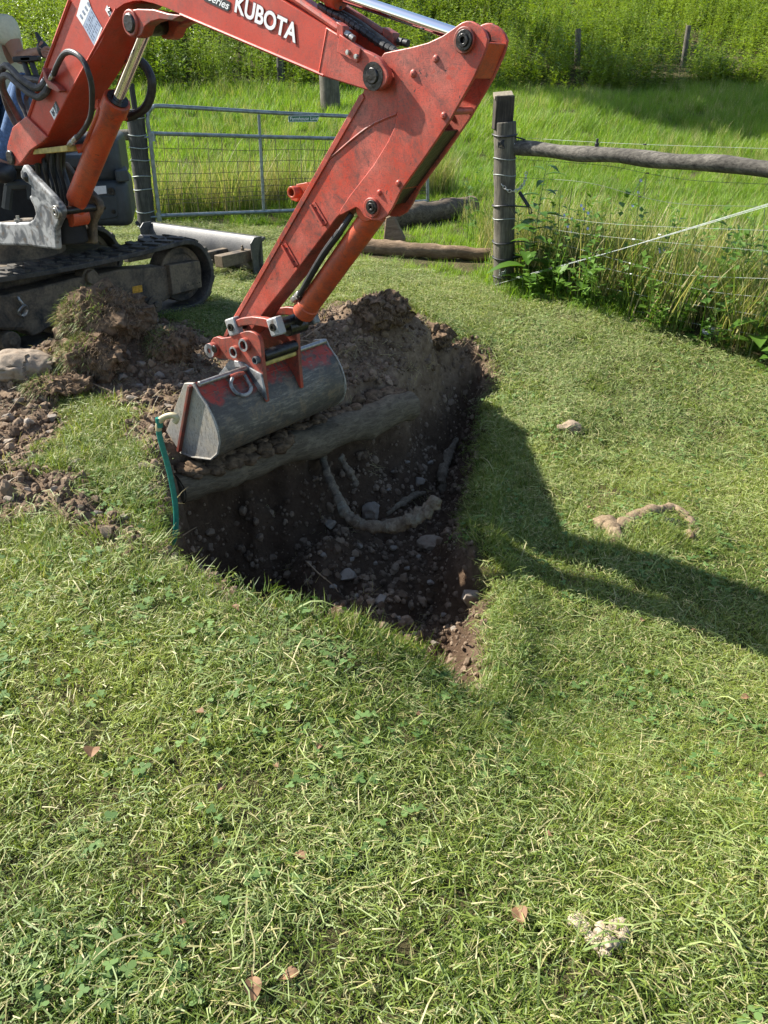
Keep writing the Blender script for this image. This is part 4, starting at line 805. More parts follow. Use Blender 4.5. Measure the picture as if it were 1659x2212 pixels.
# ---- tracks
TD = np.array([.577, .817, 0]); TP = np.array([-.817, .577, 0]); TF0 = G(424, 668); TG = gz(float(TF0[0]), float(TF0[1]))
TRO, TLEN, TWID = .255, 1.75, .30
def track(base, first):
    c0 = base + ZZ * TRO; c1 = c0 - TD * TLEN
    path = []; nseg = 10
    for i in range(nseg + 1): a = -math.pi / 2 + math.pi * i / nseg; path.append(c0 + TD * TRO * math.cos(a) + ZZ * TRO * math.sin(a))
    for i in range(1, 10): path.append(c0 - TD * TLEN * i / 10 + ZZ * (TRO - .028 * math.sin(math.pi * i / 10) * 1))
    for i in range(nseg + 1): a = math.pi / 2 + math.pi * i / nseg; path.append(c1 + TD * TRO * .95 * math.cos(a) + ZZ * TRO * math.sin(a))
    for i in range(1, 10): path.append(c1 + TD * TLEN * i / 10 - ZZ * TRO)
    n = len(path); inner = []
    for i in range(n):
        t = path[(i + 1) % n] - path[i - 1]; nn = np.cross(t, TP); nn /= np.linalg.norm(nn); mid = (c0 + c1) / 2
        if nn @ (path[i] - (c0 if (path[i] - c0) @ TD > 0 else c1 if (path[i] - c1) @ TD < 0 else path[i] * [1, 1, 0] + ZZ * c0[2])) > 0: nn = -nn
        inner.append(path[i] + nn * .034)
    w_ = TP * TWID; vs = path + [p + w_ for p in path] + inner + [p + w_ for p in inner]; fs = []
    for i in range(n):
        j = (i + 1) % n; fs += [(i, j, n + j, n + i), (2 * n + j, 2 * n + i, 3 * n + i, 3 * n + j), (j, i, 2 * n + i, 2 * n + j), (n + i, n + j, 3 * n + j, 3 * n + i)]
    m_ = MB(); m_.add(vs, fs); tr = mk('rubber_track', m_, M['track'], EXC, bevel=.006)
    # lugs spaced evenly along the belt
    P = np.array(path + [path[0]]); S = np.concatenate([[0], np.cumsum(np.linalg.norm(np.diff(P, axis=0), axis=1))]); tot = S[-1]; N_ = 44
    for k in range(N_):
        for sd in (0, 1):
            s_ = (k + .5 * sd) / N_ * tot; c = np.array([np.interp(s_, S, P[:, q]) for q in range(3)]); e = np.array([np.interp((s_ + .03) % tot, S, P[:, q]) for q in range(3)]); t = e - c; t /= np.linalg.norm(t); nn = np.cross(t, TP)
            ctr = (c0 + c1) / 2
            if nn @ (c - (c0 + c1) / 2) < 0: nn = -nn
            m2 = MB(); m2.box(c + nn * .004 + TP * (TWID * (.26 if sd == 0 else .74)), [t + TP * (.25 if sd else -.25), TP - t * (.25 if sd else -.25), nn], (.024, TWID * .23, .010)); mk('tread_lug', m2, M['track'], tr, bevel=0.0)
    # frame, rollers, idler, sprocket
    f0 = base + TP * .06
    def FP(u, v, off=.0): return on_plane(u, v, TP, f0 + TP * off)
    D4 = lambda cx, cy: (.3306 * cx, 384 + .3306 * cy)
    if first:
        m_ = MB(); out = [D4(*q) for q in ((-120, 800), (-120, 985), (100, 1000), (180, 1000), (215, 1040), (280, 1010), (310, 985), (620, 900), (1020, 800), (1060, 815), (1110, 790), (1130, 762), (1108, 575), (1000, 585), (780, 600), (640, 632), (500, 655), (250, 720))]
        A = [FP(u, v) for u, v in out]; m_.prism(A, [p + TP * .16 for p in A]); fr = mk('track_frame', m_, M['frame'], EXC, bevel=.012)
        m_ = MB(); A = [FP(*D4(*q), -.040) for q in ((1108, 572), (1305, 540), (1322, 715), (1130, 768))]; m_.prism(A, [p + TP * .14 for p in A]); mk('idler_plate', m_, M['frame'], fr, bevel=.006)
        for q in ((1230, 700), (1262, 696), (1290, 690), (1305, 684)): m_ = MB(); p = FP(*D4(*q), -.042); m_.cyl(p, p + TP * .004, .005, n=8); mk('bolt_hole', m_, M['grease'], fr)
        m_ = MB(); p = FP(*D4(598, 650), -.01); m_.cyl(p - TP * .02, p + TP * .10, .046, n=24); m_.cyl(p + TP * .01, p + TP * .10, .06, n=24); mk('carrier_roller', m_, M['frame'], fr, bevel=.006)
        m_ = MB(); A = [FP(*D4(*q), -.003) for q in ((865, 712), (928, 700), (932, 746), (868, 757))]; m_.prism(A, [p + TP * .002 for p in A]); mk('orange_label', m_, M['orange'], fr)
        m_ = MB(); hk = [FP(*D4(*q), o) for q, o in (((118, 780), -.02), ((128, 800), -.03), ((150, 825), -.035), ((168, 850), -.035), ((160, 885), -.03), ((138, 900), -.03), ((122, 880), -.035), ((135, 855), -.045), ((160, 835), -.05), ((180, 855), -.04), ((170, 890), -.035), ((150, 905), -.03))]; m_.tube(catmull(hk, 4), .009, 8); mk('tow_hook', m_, M['steel'], fr)
        m_ = MB(); A = [FP(*D4(*q), -.008) for q in ((-120, 770), (150, 765), (165, 985), (-120, 985))]; m_.prism(A, [p + TP * .1 for p in A]); mk('frame_plate', m_, M['frame'], fr, bevel=.008)
    else:
        m_ = MB(); m_.box((c0 + c1) / 2 + TP * .15, [TD, TP, ZZ], (TLEN / 2 - .1, .08, .11)); fr = mk('track_frame', m_, M['frame'], EXC, bevel=.02)
    m_ = MB(); m_.cyl(c0 + TP * .09, c0 + TP * .21, .17, n=30); m_.pipe(c0 + TP * .08, c0 + TP * .22, .20, .15, 30); mk('idler_wheel', m_, M['frame'], fr, bevel=.008)
    m_ = MB(); m_.cyl(c1 + TP * .07, c1 + TP * .23, .19, n=30); m_.cyl(c1 + TP * .02, c1 + TP * .24, .11, n=24); mk('drive_sprocket', m_, M['frame'], fr, bevel=.008)
    for k in range(4):
        p = c1 + TD * (.30 + .38 * k) - ZZ * (TRO - .034 - .062); m_ = MB(); m_.cyl(p + TP * .04, p + TP * .26, .062, n=20); m_.cyl(p + TP * .02, p + TP * .28, .025, n=12); mk('track_roller', m_, M['frame'], fr, bevel=.005)
TB = np.array([TF0[0], TF0[1], TG + .005]) - TD * .03
track(TB, True); track(TB + TP * 1.1, False)
mb = MB(); mb.box(TB + TP * .70 - TD * .95 + ZZ * .38, [TD, TP, ZZ], (.55, .42, .11)); mb.cyl(TB + TP * .70 - TD * .95 + ZZ * .46, TB + TP * .70 - TD * .95 + ZZ * .66, .36, n=32); mk('undercarriage', mb, M['frame'], EXC, bevel=.02)
# ---- dozer blade
bR = G(566, 592); LB = 1.5; bz = gz(float(bR[0]), float(bR[1]))
prof = [(0, .02), (.05, .05), (.065, .12), (.06, .2), (.035, .28), (-.01, .33), (-.045, .335), (-.05, .315), (.0, .29), (.02, .2), (.025, .12), (.0, .05), (-.03, .02)]
A = [np.array([bR[0], bR[1], bz]) - TD * (a - .03) + ZZ * b for a, b in prof]; mb = MB(); mb.prism(A, [p + TP * LB for p in A]); blade_o = mk('dozer_blade', mb, M['blade'], EXC, bevel=.004)
for s in (0, LB - .014):
    mb = MB(); A = [np.array([bR[0], bR[1], bz]) - TD * a + ZZ * b + TP * s for a, b in ((-.03, .01), (.10, .03), (.11, .30), (.06, .345), (-.035, .345))]; mb.prism(A, [p + TP * .014 for p in A]); mk('blade_end_plate', mb, M['blade'], blade_o, bevel=.003)
for s in (.42, 1.05):
    p = np.array([bR[0], bR[1], bz]) + TP * s + ZZ * .16 - TD * .02; mb = MB(); mb.box(p - TD * .32, [TD, TP, ZZ], (.32, .035, .05)); mk('blade_arm', mb, M['frame'], blade_o, bevel=.008)
p = np.array([bR[0], bR[1], bz]) + TP * .12 + ZZ * .18 - TD * .2; mb = MB(); mb.box(p, [TD, TP, ZZ], (.2, .05, .05)); mb.cyl(p + ZZ * .05 + TD * .1, p + ZZ * .075 + TD * .1, .018, n=6); mb.cyl(p + ZZ * .075 + TD * .1, p + ZZ * .095 + TD * .1, .010, n=10); mk('blade_arm', mb, M['frame'], blade_o, bevel=.006)
p = np.array([bR[0], bR[1], bz]) + TP * .85 + ZZ * .26 - TD * .12; mb = MB(); mb.cyl(p - TD * .1, p - TD * .5 + ZZ * .06, .045, n=18); mk('blade_cylinder', mb, M['black'], blade_o, bevel=.005); mb = MB(); mb.cyl(p, p - TD * .2 + ZZ * .02, .022, n=14); mk('cylinder_rod', mb, M['chrome'], blade_o)
# ================================================================ operator
def skin_body(name, chains, mat, parent=None, loc=(0, 0, 0), sub=2):
    vs = []; es = []; rs = []; idx = {}
    for ch in chains:
        prev = None
        for (p, r) in ch:
            k = tuple(np.round(p, 4))
            if k not in idx: idx[k] = len(vs); vs.append(tuple(np.array(p) - np.array(loc))); rs.append(r)
            if prev is not None and prev != idx[k]: es.append((prev, idx[k]))
            prev = idx[k]
    me = bpy.data.meshes.new(name); me.from_pydata(vs, es, []); o = bpy.data.objects.new(name, me); COL.objects.link(o); me.materials.append(mat)
    md = o.modifiers.new('skin', 'SKIN'); md.use_smooth_shade = True
    for i, sv in enumerate(me.skin_vertices[0].data): rr = rs[i]; sv.radius = rr if isinstance(rr, tuple) else (rr, rr); sv.use_root = (i == 0)
    s = o.modifiers.new('sub', 'SUBSURF'); s.levels = sub; s.render_levels = sub
    if parent: o.parent = parent
    else: o.location = loc
    WL[o] = tuple(loc); return o
PX_, PY_ = -2.42, 5.50
pel = np.array([PX_, PY_, 1.36]); chest = pel + [.06, -.05, .34]; neck = pel + [.07, -.07, .53]; head = pel + [.10, -.10, .70]
per = bpy.data.objects.new
sh = pel + [.20, -.16, .44]; el = HP(42, 128, 5.35); wr = HP(84, 112, 5.2); hd = HP(93, 113, 5.15)
shl = pel + [-.16, .05, .44]; ell = pel + [-.26, -.12, .18]; wrl = pel + [-.10, -.34, .14]
hp1 = pel + [.10, -.05, -.02]; kn1 = HP(60, 172, 5.05); ft1 = HP(6, 352, 5.05); hp2 = pel + [-.12, -.05, -.02]; kn2 = pel + [-.20, -.46, 0.02]; ft2 = pel + [-.20, -.52, -.40]
Pz = lambda p: tuple(float(x) for x in p)
fing = []
for i in range(4):
    b = hd + np.array([.01, -.012 + .0, .022 - .016 * i]); fing.append([(Pz(hd), .030), (Pz(b + [.02, -.02, 0]), .0095), (Pz(b + [.035, .0, -.002]), .009), (Pz(b + [.02, .025, -.004]), .008)])
fing.append([(Pz(hd), .030), (Pz(hd + [0., -.025, .03]), .0105), (Pz(hd + [.012, -.012, .055]), .009)])
person = skin_body('person', [[(Pz(pel), (.15, .12)), (Pz(pel + [.03, -.03, .18]), (.145, .115)), (Pz(chest), (.16, .12)), (Pz(neck), .062), (Pz(neck + [.01, -.01, .07]), .055), (Pz(head), (.082, .098)), (Pz(head + [.01, -.01, .10]), (.075, .09))],
    [(Pz(chest), (.16, .12)), (Pz(sh), .062), (Pz((sh + el) / 2), .050), (Pz(el), .043), (Pz((el + wr) / 2), .038), (Pz(wr), .027), (Pz(hd), .030)]] + fing + [
    [(Pz(chest), (.16, .12)), (Pz(shl), .062), (Pz(ell), .043), (Pz(wrl), .027), (Pz(wrl + [.03, -.08, 0]), .03)],
    [(Pz(pel), (.15, .12)), (Pz(hp1), .085), (Pz(kn1), .058), (Pz(ft1), .042), (Pz(ft1 + [.03, -.12, -.05]), .035)], [(Pz(pel), (.15, .12)), (Pz(hp2), .085), (Pz(kn2), .058), (Pz(ft2), .042), (Pz(ft2 + [0, -.18, -.04]), .04)]], M['skin'], None, Pz(pel))
tag(person, 'operator in cream short-sleeved shirt and blue jeans sitting in the excavator', 'person')
mid = sh + (el - sh) * .58
skin_body('shirt', [[(Pz(pel), (.175, .145)), (Pz(pel + [.03, -.03, .18]), (.172, .142)), (Pz(chest), (.18, .145)), (Pz(neck - [0, 0, .03]), .082)], [(Pz(chest), (.18, .145)), (Pz(sh), .083), (Pz(mid), .073)], [(Pz(chest), (.18, .145)), (Pz(shl), .083), (Pz(shl + (ell - shl) * .6), .07)]], M['shirt'], person, Pz(pel))
skin_body('jeans', [[(Pz(pel + [0, 0, .03]), (.168, .138)), (Pz(hp1), .10), (Pz((hp1 + kn1) / 2), .09), (Pz(kn1), .074), (Pz((kn1 + ft1) / 2), .066), (Pz(ft1), .062)], [(Pz(pel + [0, 0, .03]), (.168, .138)), (Pz(hp2), .10), (Pz(kn2), .074), (Pz(ft2), .062)]], M['jeans'], person, Pz(pel))
for f_ in (ft1, ft2):
    mb = MB(); lump(mb, f_ + [.02, -.07, -.05], (.06, .14, .06), 2, .1, 1, 2); mk('boot', mb, M['black'], person)
mb = MB(); lump(mb, head + [0, .01, .065], (.094, .108, .075), 2, .06, 2, 3); hr = mk('hair', mb, simple('brown_hair', (.06, .04, .025), .7), person)
fc = np.array([.45, -.89, 0]); fs_ = np.array([.89, .45, 0])
for s in (-1, 1):
    mb = MB(); lump(mb, head + fc * .085 + fs_ * .032 * s + ZZ * .03, (.012, .012, .010), 1, 0, 1, 1); mk('eye', mb, M['white'], person)
    mb = MB(); lump(mb, head + fs_ * .085 * s + ZZ * .015, (.014, .018, .030), 1, .1, 1, 1); mk('ear', mb, M['skin'], person)
mb = MB(); lump(mb, head + fc * .10 + ZZ * .0, (.013, .015, .024), 1, .1, 1, 2); mk('nose', mb, M['skin'], person)
mb = MB(); lump(mb, head + fc * .088 - ZZ * .038, (.024, .018, .007), 1, .1, 1, 2); mk('mouth', mb, M['decal_dark_red'], person)
# ================================================================ posts, fence, gate
def post(name, base, top, r0, r1, mat, label, group=None, rings=(), ringmat='wire_bright', n=22, cat='post'):
    base = np.asarray(base, float); top = np.asarray(top, float); t = thing(name, base, label, cat, group); d = top - base; L = np.linalg.norm(d); mb = MB(); ph = rnd(0, 9)
    k = 14; path = [base - d / L * .08 + (d / L) * (L + .08) * i / k for i in range(k + 1)]; rr = [r0 + (r1 - r0) * i / k + .004 * math.sin(i * 2.1 + ph) for i in range(k + 1)]
    mb.tube(path, rr, n); mk('shaft', mb, mat, t, bevel=.006)
    for q, rr_, th in rings:
        mb = MB(); c = base + d * q; rad = rr_ + th; pts = [c + np.array([math.cos(a) * rad, math.sin(a) * rad, .006 * math.sin(a * 2 + q * 9)]) for a in np.linspace(0, 2 * math.pi, 25)]; mb.tube(pts, th, 6, cap=False); mk('wire_wrap', mb, M[ringmat] if th < .0055 else M['rubber'], t)
    return t
LPB = GS(1088, 622); LP_T = on_plane(1091, 263, (0, 1, 0), LPB)
def zq(v): return (on_plane(1090, v, (0, 1, 0), LPB)[2] - LPB[2]) / (LP_T[2] - LPB[2])
latch = post('latch_post', LPB, LP_T, .091, .088, M['post'], 'round weathered wooden post with chain and wire wraps at the rail end', None,
    [(zq(v), .090, th) for v, th in ((292, .007), (342, .003), (377, .003), (443, .007), (471, .003), (522, .007), (556, .007), (597, .006))], cat='post')
tb = on_plane(1088, 268, (0, 1, 0), LPB) + np.array([0, .0, 0]); tt = on_plane(1088, 206, (0, 1, 0), LPB)
mb = MB(); mb.box((tb + tt) / 2 + np.array([0, .02, -.02]), [(1, .06, .01), (-.06, 1, 0), (0, 0, 1)], (.074, .062, (tt[2] - tb[2]) / 2 + .02)); stub = mk('timber_stub', mb, M['post_top'], latch, bevel=.008)
mb = MB(); q_ = [tt + np.array([a, b + .02, h]) for a, b, h in ((-.074, -.062, -.004), (.074, -.058, .004), (.074, .062, .034), (-.074, .062, .022))]; mb.prism(q_, [p - ZZ * .03 for p in q_]); mk('end_grain', mb, M['endgrain'], stub, bevel=.004)
# twisted wire knots on the post
for u, v in ((1072, 309), (1076, 583)):
    p = on_plane(u, v, (0, 1, 0), LPB) + np.array([.03, -.085, 0]); mb = MB()
    for k in range(5): mb.tube(catmull([p + np.array([rnd(-.03, .03), -.006, rnd(-.04, .03)]) for _ in range(4)], 4), .0035, 5)
    mk('wire_knot', mb, M['rubber'] if v < 400 else M['wire_bright'], latch)
FD = np.array([2.57 - LPB[0], 5.57 - LPB[1], 0]); FD /= np.linalg.norm(FD); FN = np.array([FD[1], -FD[0], 0])
def FPx(u, v): return on_plane(u, v, FN, LPB)
fence = thing('wire_fence', LPB + FD * .3, 'wire fence with a round wooden rail running right from the chained post', 'fence')
ra, rb = FPx(1106, 319), FPx(1700, 367); rb2 = ra + (rb - ra) * 1.5
mb = MB(); k = 30; mb.tube([ra + (rb2 - ra) * i / k + ZZ * .006 * math.sin(i * .9) for i in range(k + 1)], [.054 + .004 * math.sin(i * 1.3) for i in range(k + 1)], 18)
rail = mk('rail', mb, wood('weathered_rail', (.045, .04, .033), (.22, .20, .165), (5, 50, 50)), fence, bevel=.006)
mb = MB(); p = FPx(1099, 319) - FN * -.0; mb.box(p + np.array([.01, -.085, 0]), [(1, 0, 0), (0, 1, 0), (0, 0, 1)], (.022, .004, .04)); mk('rail_bracket', mb, M['white'], rail, bevel=.002); 
mb = MB(); p = FPx(1289, 315); mb.cyl(p - ZZ * .03, p + ZZ * .02, .016, n=12); mb.cyl(p + ZZ * .018, p + ZZ * .05, .009, n=10); mk('insulator', mb, M['black'], rail, bevel=.003)
ep = rb2; eb = np.array([ep[0], ep[1], gz(ep[0], ep[1])])
mb = MB(); mb.tube([eb - ZZ * .1, eb + ZZ * 1.5], .09, 18); mk('post', mb, M['post'], fence, bevel=.006)
WIRES = [([(1117, 297), (1250, 305), (1392, 312), (1659, 321)], .0010, 'wire_bright'), ([(1117, 344), (1302, 357), (1399, 375), (1500, 390), (1659, 398)], .0016, 'wire_dark'), ([(1117, 383), (1265, 394), (1388, 426), (1488, 442), (1659, 446)], .0016, 'wire_dark'),
    ([(1117, 445), (1209, 468), (1340, 485), (1659, 498)], .0010, 'wire_bright'), ([(1117, 473), (1210, 498), (1369, 517), (1659, 543)], .0010, 'wire_bright'), ([(1117, 520), (1209, 528), (1362, 569), (1470, 593), (1659, 602)], .0013, 'wire_bright'),
    ([(1117, 552), (1250, 568), (1366, 593), (1525, 628), (1659, 643)], .0013, 'wire_bright'), ([(1117, 590), (1280, 617), (1450, 650), (1659, 684)], .0012, 'wire_bright'), ([(1117, 618), (1300, 655), (1480, 695), (1659, 728)], .0011, 'wire_bright')]
for pts, r, m in WIRES:
    q = [FPx(u, v) for u, v in pts]; q.append(q[-1] + (q[-1] - q[-2]) * .6); mb = MB(); mb.tube(catmull(q, 5), r, 5); mk('fence_wire', mb, M[m], fence)
for k, (v0, v1, du) in enumerate(((612, 442, 0), (603, 440, 1), (600, 445, 2))):
    a = (FPx(1112 + du * 3, v0 - du * 1) if k else FPx(1074, 613)) + FN * .10; b = FPx(1659, v1) + FN * .10; mb = MB(); mb.tube([a - FN * -.0, a + (b - a) * .5 - ZZ * .012, b, b + (b - a) * .4], .0019, 6); mk('brace_wire', mb, M['wire_bright'], fence)
for u, v in ((1393, 312), (1399, 374), (1382, 425), (1425, 507), (1369, 517), (1362, 569), (1364, 592), (1370, 631)):
    p = FPx(u, v); mb = MB(); mb.box(p, [FD, FN, ZZ], (.012, .003, .005)); mk('wire_clip', mb, M['white'] if v > 500 else M['black'], fence, bevel=.002)
for (a, b) in (((1395, 375), (1367, 418)), ((1396, 377), (1391, 428)), ((1652, 448), (1645, 585))):
    mb = MB(); mb.tube([FPx(*a), FPx(*b)], .002, 5); mk('stay_wire', mb, M['wire_dark'], fence)
mb = MB(); a = on_plane(1122, 415, FN, LPB); b = on_plane(1142, 446, FN, LPB); mb.cyl(a, b, .014, n=14); mb.tube(catmull([b, b + [.02, 0, -.015], b + [.022, -.01, -.06], b + [.008, -.01, -.05], b], 4), .005, 6); mk('gate_handle', mb, M['black'], fence, bevel=.002)
for (a, b) in (((1115, 293), (1135, 302)), ((1110, 320), (1133, 302)), ((1117, 443), (1140, 447)), ((1117, 521), (1135, 521)), ((1117, 553), (1140, 553))):
    mb = MB(); mb.tube([FPx(*a) - FN * -.06, FPx(*b)], .006, 6); mk('insulated_lead', mb, M['rubber'], fence)
# chain looped round the post
chain = thing('chain', on_plane(1088, 400, (0, 1, 0), LPB), 'galvanised chain hanging in a loop round the latch post', 'chain')
cp = catmull([np.array([LPB[0] + dx, LPB[1] + dy, on_plane(1090, v, (0, 1, 0), LPB)[2]]) for dx, dy, v in ((-.108, .0, 362), (-.105, -.035, 378), (-.085, -.075, 396), (-.04, -.106, 408), (.02, -.108, 409), (.075, -.082, 400), (.105, -.04, 386), (.115, 0, 372))], 5)
S = np.concatenate([[0], np.cumsum([np.linalg.norm(cp[i + 1] - cp[i]) for i in range(len(cp) - 1)])]); nl = int(S[-1] / .026)
for k in range(nl):
    s0 = (k + .5) / nl * S[-1]; c = np.array([np.interp(s0, S, [p[q] for p in cp]) for q in range(3)]); e = np.array([np.interp(s0 + .01, S, [p[q] for p in cp]) for q in range(3)]); d = e - c; d /= np.linalg.norm(d) + 1e-9; s_ = np.cross(d, ZZ); s_ /= np.linalg.norm(s_); s_ = s_ if k % 2 else np.cross(d, s_)
    mb = MB(); mb.tube([c + d * .018 * math.cos(a) + s_ * .011 * math.sin(a) for a in np.linspace(0, 2 * math.pi, 13)], .0036, 5, cap=False); mk('chain_link', mb, M['zinc'], chain)
# hinge post and its rail
HPB = GB(319, 498); HPB[2] = gz(HPB[0], HPB[1]); hv = HPB - CAMP
HT = on_plane(291, 236, (0, 1, 0), HPB)
hinge = post('hinge_post', HPB, HT, .097, .093, M['post_dark'], 'dark round wooden hinge post at the left end of the farm gate', None, [(q, .094, .005) for q in (.04, .17, .36, .47, .60, .70, .80, .93)])
mb = MB(); a = on_plane(270, 291, (0, 1, 0), HPB + [0, .0, 0]); mb.tube([a + [.05, 0, 0], a + [-.6, -.05, -.03], a + [-2.2, -.2, -.1]], .055, 14); mk('rail', mb, M['post'], hinge, bevel=.005)
for (v, s) in ((247, 1), (480, 1)):
    p = on_plane(312 if v < 300 else 300, v, (0, 1, 0), HPB); mb = MB(); lump(mb, p + [-.0, -.07, 0], (.025, .025, .03), 1, .3, 2, v); mk('hinge_bolt', mb, M['grease'], hinge)
mb = MB(); mb.tube(catmull([on_plane(283, 180, (0, 1, 0), HPB), on_plane(287, 205, (0, 1, 0), HPB), on_plane(292, 240, (0, 1, 0), HPB)], 3), .03, 8); mk('stake', mb, M['post_dark'], hinge)
# ---- gate
g0 = on_plane(345, 470, (0, 1, 0), HPB + np.array([0, -.02, 0])); gr = GB(925, 436, .08); GD = gr - g0; GD[2] = 0; GL = np.linalg.norm(GD); GD /= GL; GN = np.array([GD[1], -GD[0], 0])
def GPx(u, v): return on_plane(u, v, GN, g0)
gate = thing('farm_gate', (g0 + gr) / 2 * [1, 1, 0] + ZZ * g0[2], 'galvanised tube farm gate with wire mesh standing behind the excavator arm', 'gate')
tube_r = .021
BLc, TLc, TL2 = GPx(345, 476), GPx(319, 262), GPx(325, 288)
topz = lambda u: GPx(u, 229 + (u - 345) * .052)
def gtube(name, pts, r=tube_r, sub=None): m_ = MB(); m_.tube(pts, r, 10); return mk(name, m_, M['gate'], sub or gate)
eR = GPx(924, 436); eRt = GPx(922, 258)
gtube('gate_frame', catmull([GPx(346, 478), GPx(336, 400), GPx(326, 310), GPx(319, 262), GPx(321, 243), GPx(330, 232), GPx(345, 229), GPx(420, 233), GPx(600, 244), GPx(745, 251), GPx(900, 258), eRt], 5))
gtube('gate_frame', [eRt, eR]); gtube('gate_rail', [GPx(345, 466), GPx(627, 455), GPx(924, 434)]); gtube('gate_rail', [GPx(325, 288), GPx(560, 295), GPx(720, 299), GPx(923, 306)]); gtube('gate_upright', [GPx(559, 247), GPx(570, 457)], .017)
W0 = 345; 
cxs = [150, 212, 275, 335, 393, 450, 508, 562, 617, 670, 722, 775, 826, 876, 924, 970, 1015, 1060, 1104, 1148]
for i, cx in enumerate(cxs):
    ut = 274.3 + .5186 * cx; ub = ut + (14 - i * .55); vt = 290 + (ut - 325) * .029; vb = 466 - (ub - 345) * .048; mb = MB(); a, b = GPx(ut, vt), GPx(ub, vb); m = (a + b) / 2 + np.array([rnd(-.012, .012), 0, 0]); mb.tube([a, m, b], .0028, 4); mk('mesh_wire', mb, M['wire'], gate)
for i, cy in enumerate((217, 268, 320, 357, 388, 413, 432, 450)):
    vl = 208.4 + .5186 * cy; ul = 328 + (vl - 290) * .095; vr = vl + (-.0 + (1 if i < 3 else -1) * (4 if i < 3 else 2 + 2.2 * (i - 2))); vr = vl + (306 + (434 - 306) * (vl - 288) / (466 - 288)) - vl; a, b = GPx(ul, vl), GPx(923, vr); pts = [a + (b - a) * t + ZZ * rnd(-.012, .012) for t in np.linspace(0, 1, 13)]; mb = MB(); mb.tube(pts, .0028, 4); mk('mesh_wire', mb, M['wire'], gate)
for v in (296, 468):
    p = GPx(330 if v < 300 else 343, v); mb = MB(); mb.cyl(p - GD * .09, p + GD * .03, .011, n=8); mb.cyl(p - ZZ * .04, p + ZZ * .04, .027, n=12); mk('gate_hinge', mb, M['gate'], gate)
sgn = thing('name_sign', GPx(653, 256), 'small green sign reading Farmhouse Lane on the top tube of the gate', 'sign')
SQ = [(621, 249), (624, 247.5), (684, 247.5), (687, 249), (684, 262), (681, 263.5), (623, 263.5), (621, 262)]
mb = MB(); A = [GPx(u, v) + GN * .026 for u, v in ((621, 250.5), (688, 249.5), (683, 262.5), (622, 263))]
if (GN @ (CAMP - g0)) < 0: A = [GPx(u, v) - GN * .026 for u, v in ((621, 250.5), (688, 249.5), (683, 262.5), (622, 263))]; GN_ = -GN
else: GN_ = GN
mb.prism(A, [p - GN_ * .004 for p in A]); mk('sign_plate', mb, M['sign'], sgn, bevel=.002)
mb = MB(); A2 = [p + GN_ * .0006 for p in A]
for i in range(4): mb.tube([A2[i] * .98 + A2[(i + 1) % 4] * .02, A2[i] * .02 + A2[(i + 1) % 4] * .98], .0022, 4)
mk('sign_border', mb, M['white'], sgn)
iz = lambda a, b: A[0] + (A[1] - A[0]) * a + (A[3] - A[0]) * b
lettering('sign_lettering', 'Farmhouse Lane', iz(.04, .80), iz(.95, .78), iz(.04, .14), .003, M['white'], .006, .2, parent=sgn)
# ---- far posts on the hill
def far_post(u, vt, vb, r, y, label, lean=0, name='fence_post', mat='post'):
    y = next((q for q in np.arange(14, 34, .05) if HP(u, vb, q)[2] < gz(HP(u, vb, q)[0], q) + .25), y)   # stands where its foot meets the slope
    b = HP(u, vb, y); b[2] = gz(b[0], y); t = HP(u + lean, vt, y); mb = MB(); L = t - b; mb.tube([b - L * .1, b + L * .5, t], [r, r * .97, r * .93], 12); o = mk(name, mb, M[mat], None, bevel=.01, loc=b); return tag(o, label, 'post', 'fence posts at the foot of the hill')
far_post(1478, 55, 122, .075, 25.0, 'leaning grey fence post in the hill weeds, the rightmost one', 10)
far_post(1249, 62, 118, .085, 25.0, 'upright dark fence post in shade at the foot of the weedy hill')
far_post(606, 124, 165, .08, 25.5, 'short dark fence post in the weeds under the boom lettering', -1, mat='post_dark')
far_post(714, 160, 210, .19, 23.2, 'thick grey stump-like fence post just under the end of the boom', -4)
t = thing('metal_hurdle', HP(378, 190, 20.), 'thin grey metal rail with an upright end seen beyond the boom cylinder', 'rail'); t.location = t.location
for (a, b, r) in (((330, 168), (424, 163), .035), ((424, 136), (426, 178), .05), ((330, 172), (356, 186), .03)): mb = MB(); mb.tube([HP(*a, 21.5), HP(*b, 21.5)], r, 8); mk('metal_bar', mb, M['gate'], t)
# ================================================================ logs, rocks, roots
def log(name, a, b, ra, rb, mat, label, bend=0., cat='log', n=20, knots=3, end=True):
    a = np.asarray(a); b = np.asarray(b); L = np.linalg.norm(b - a); d = (b - a) / L; s = np.cross(d, ZZ); mb = MB(); k = 22; ph = rnd(0, 9); path = [a + d * L * i / k + s * bend * math.sin(math.pi * i / k) + ZZ * .008 * math.sin(i * 1.1 + ph) for i in range(k + 1)]
    rr = [(ra + (rb - ra) * i / k) * (1 + .06 * math.sin(i * .9 + ph) + .04 * math.sin(i * 2.3)) for i in range(k + 1)]; mb.tube(path, rr, n)
    V = np.array(mb.v); V2 = []
    for p in V: q = mnoise.noise(Vector(p * 6)) * .35 + mnoise.noise(Vector(p * 17)) * .18; i = min(range(0, k + 1, 1), key=lambda j: abs((path[j] - p) @ d)); V2.append(tuple(path[i] + (p - path[i]) * (1 + q * .5)))
    mb.v = V2; o = mk(name, mb, mat, None, loc=(a + b) / 2, ang=60); tag(o, label, cat)
    if end:
        for pt, dr, r in ((path[0], -d, rr[0]), (path[-1], d, rr[-1])): m2 = MB(); m2.cyl(pt - dr * .006, pt + dr * .004, r * .9, r * .8, n=14); mk('cut_end', m2, M['endgrain'], o)
    return o
def gpt(u, v, lift): p = GS(u, v); return np.array([p[0], p[1], gz(p[0], p[1]) + lift])
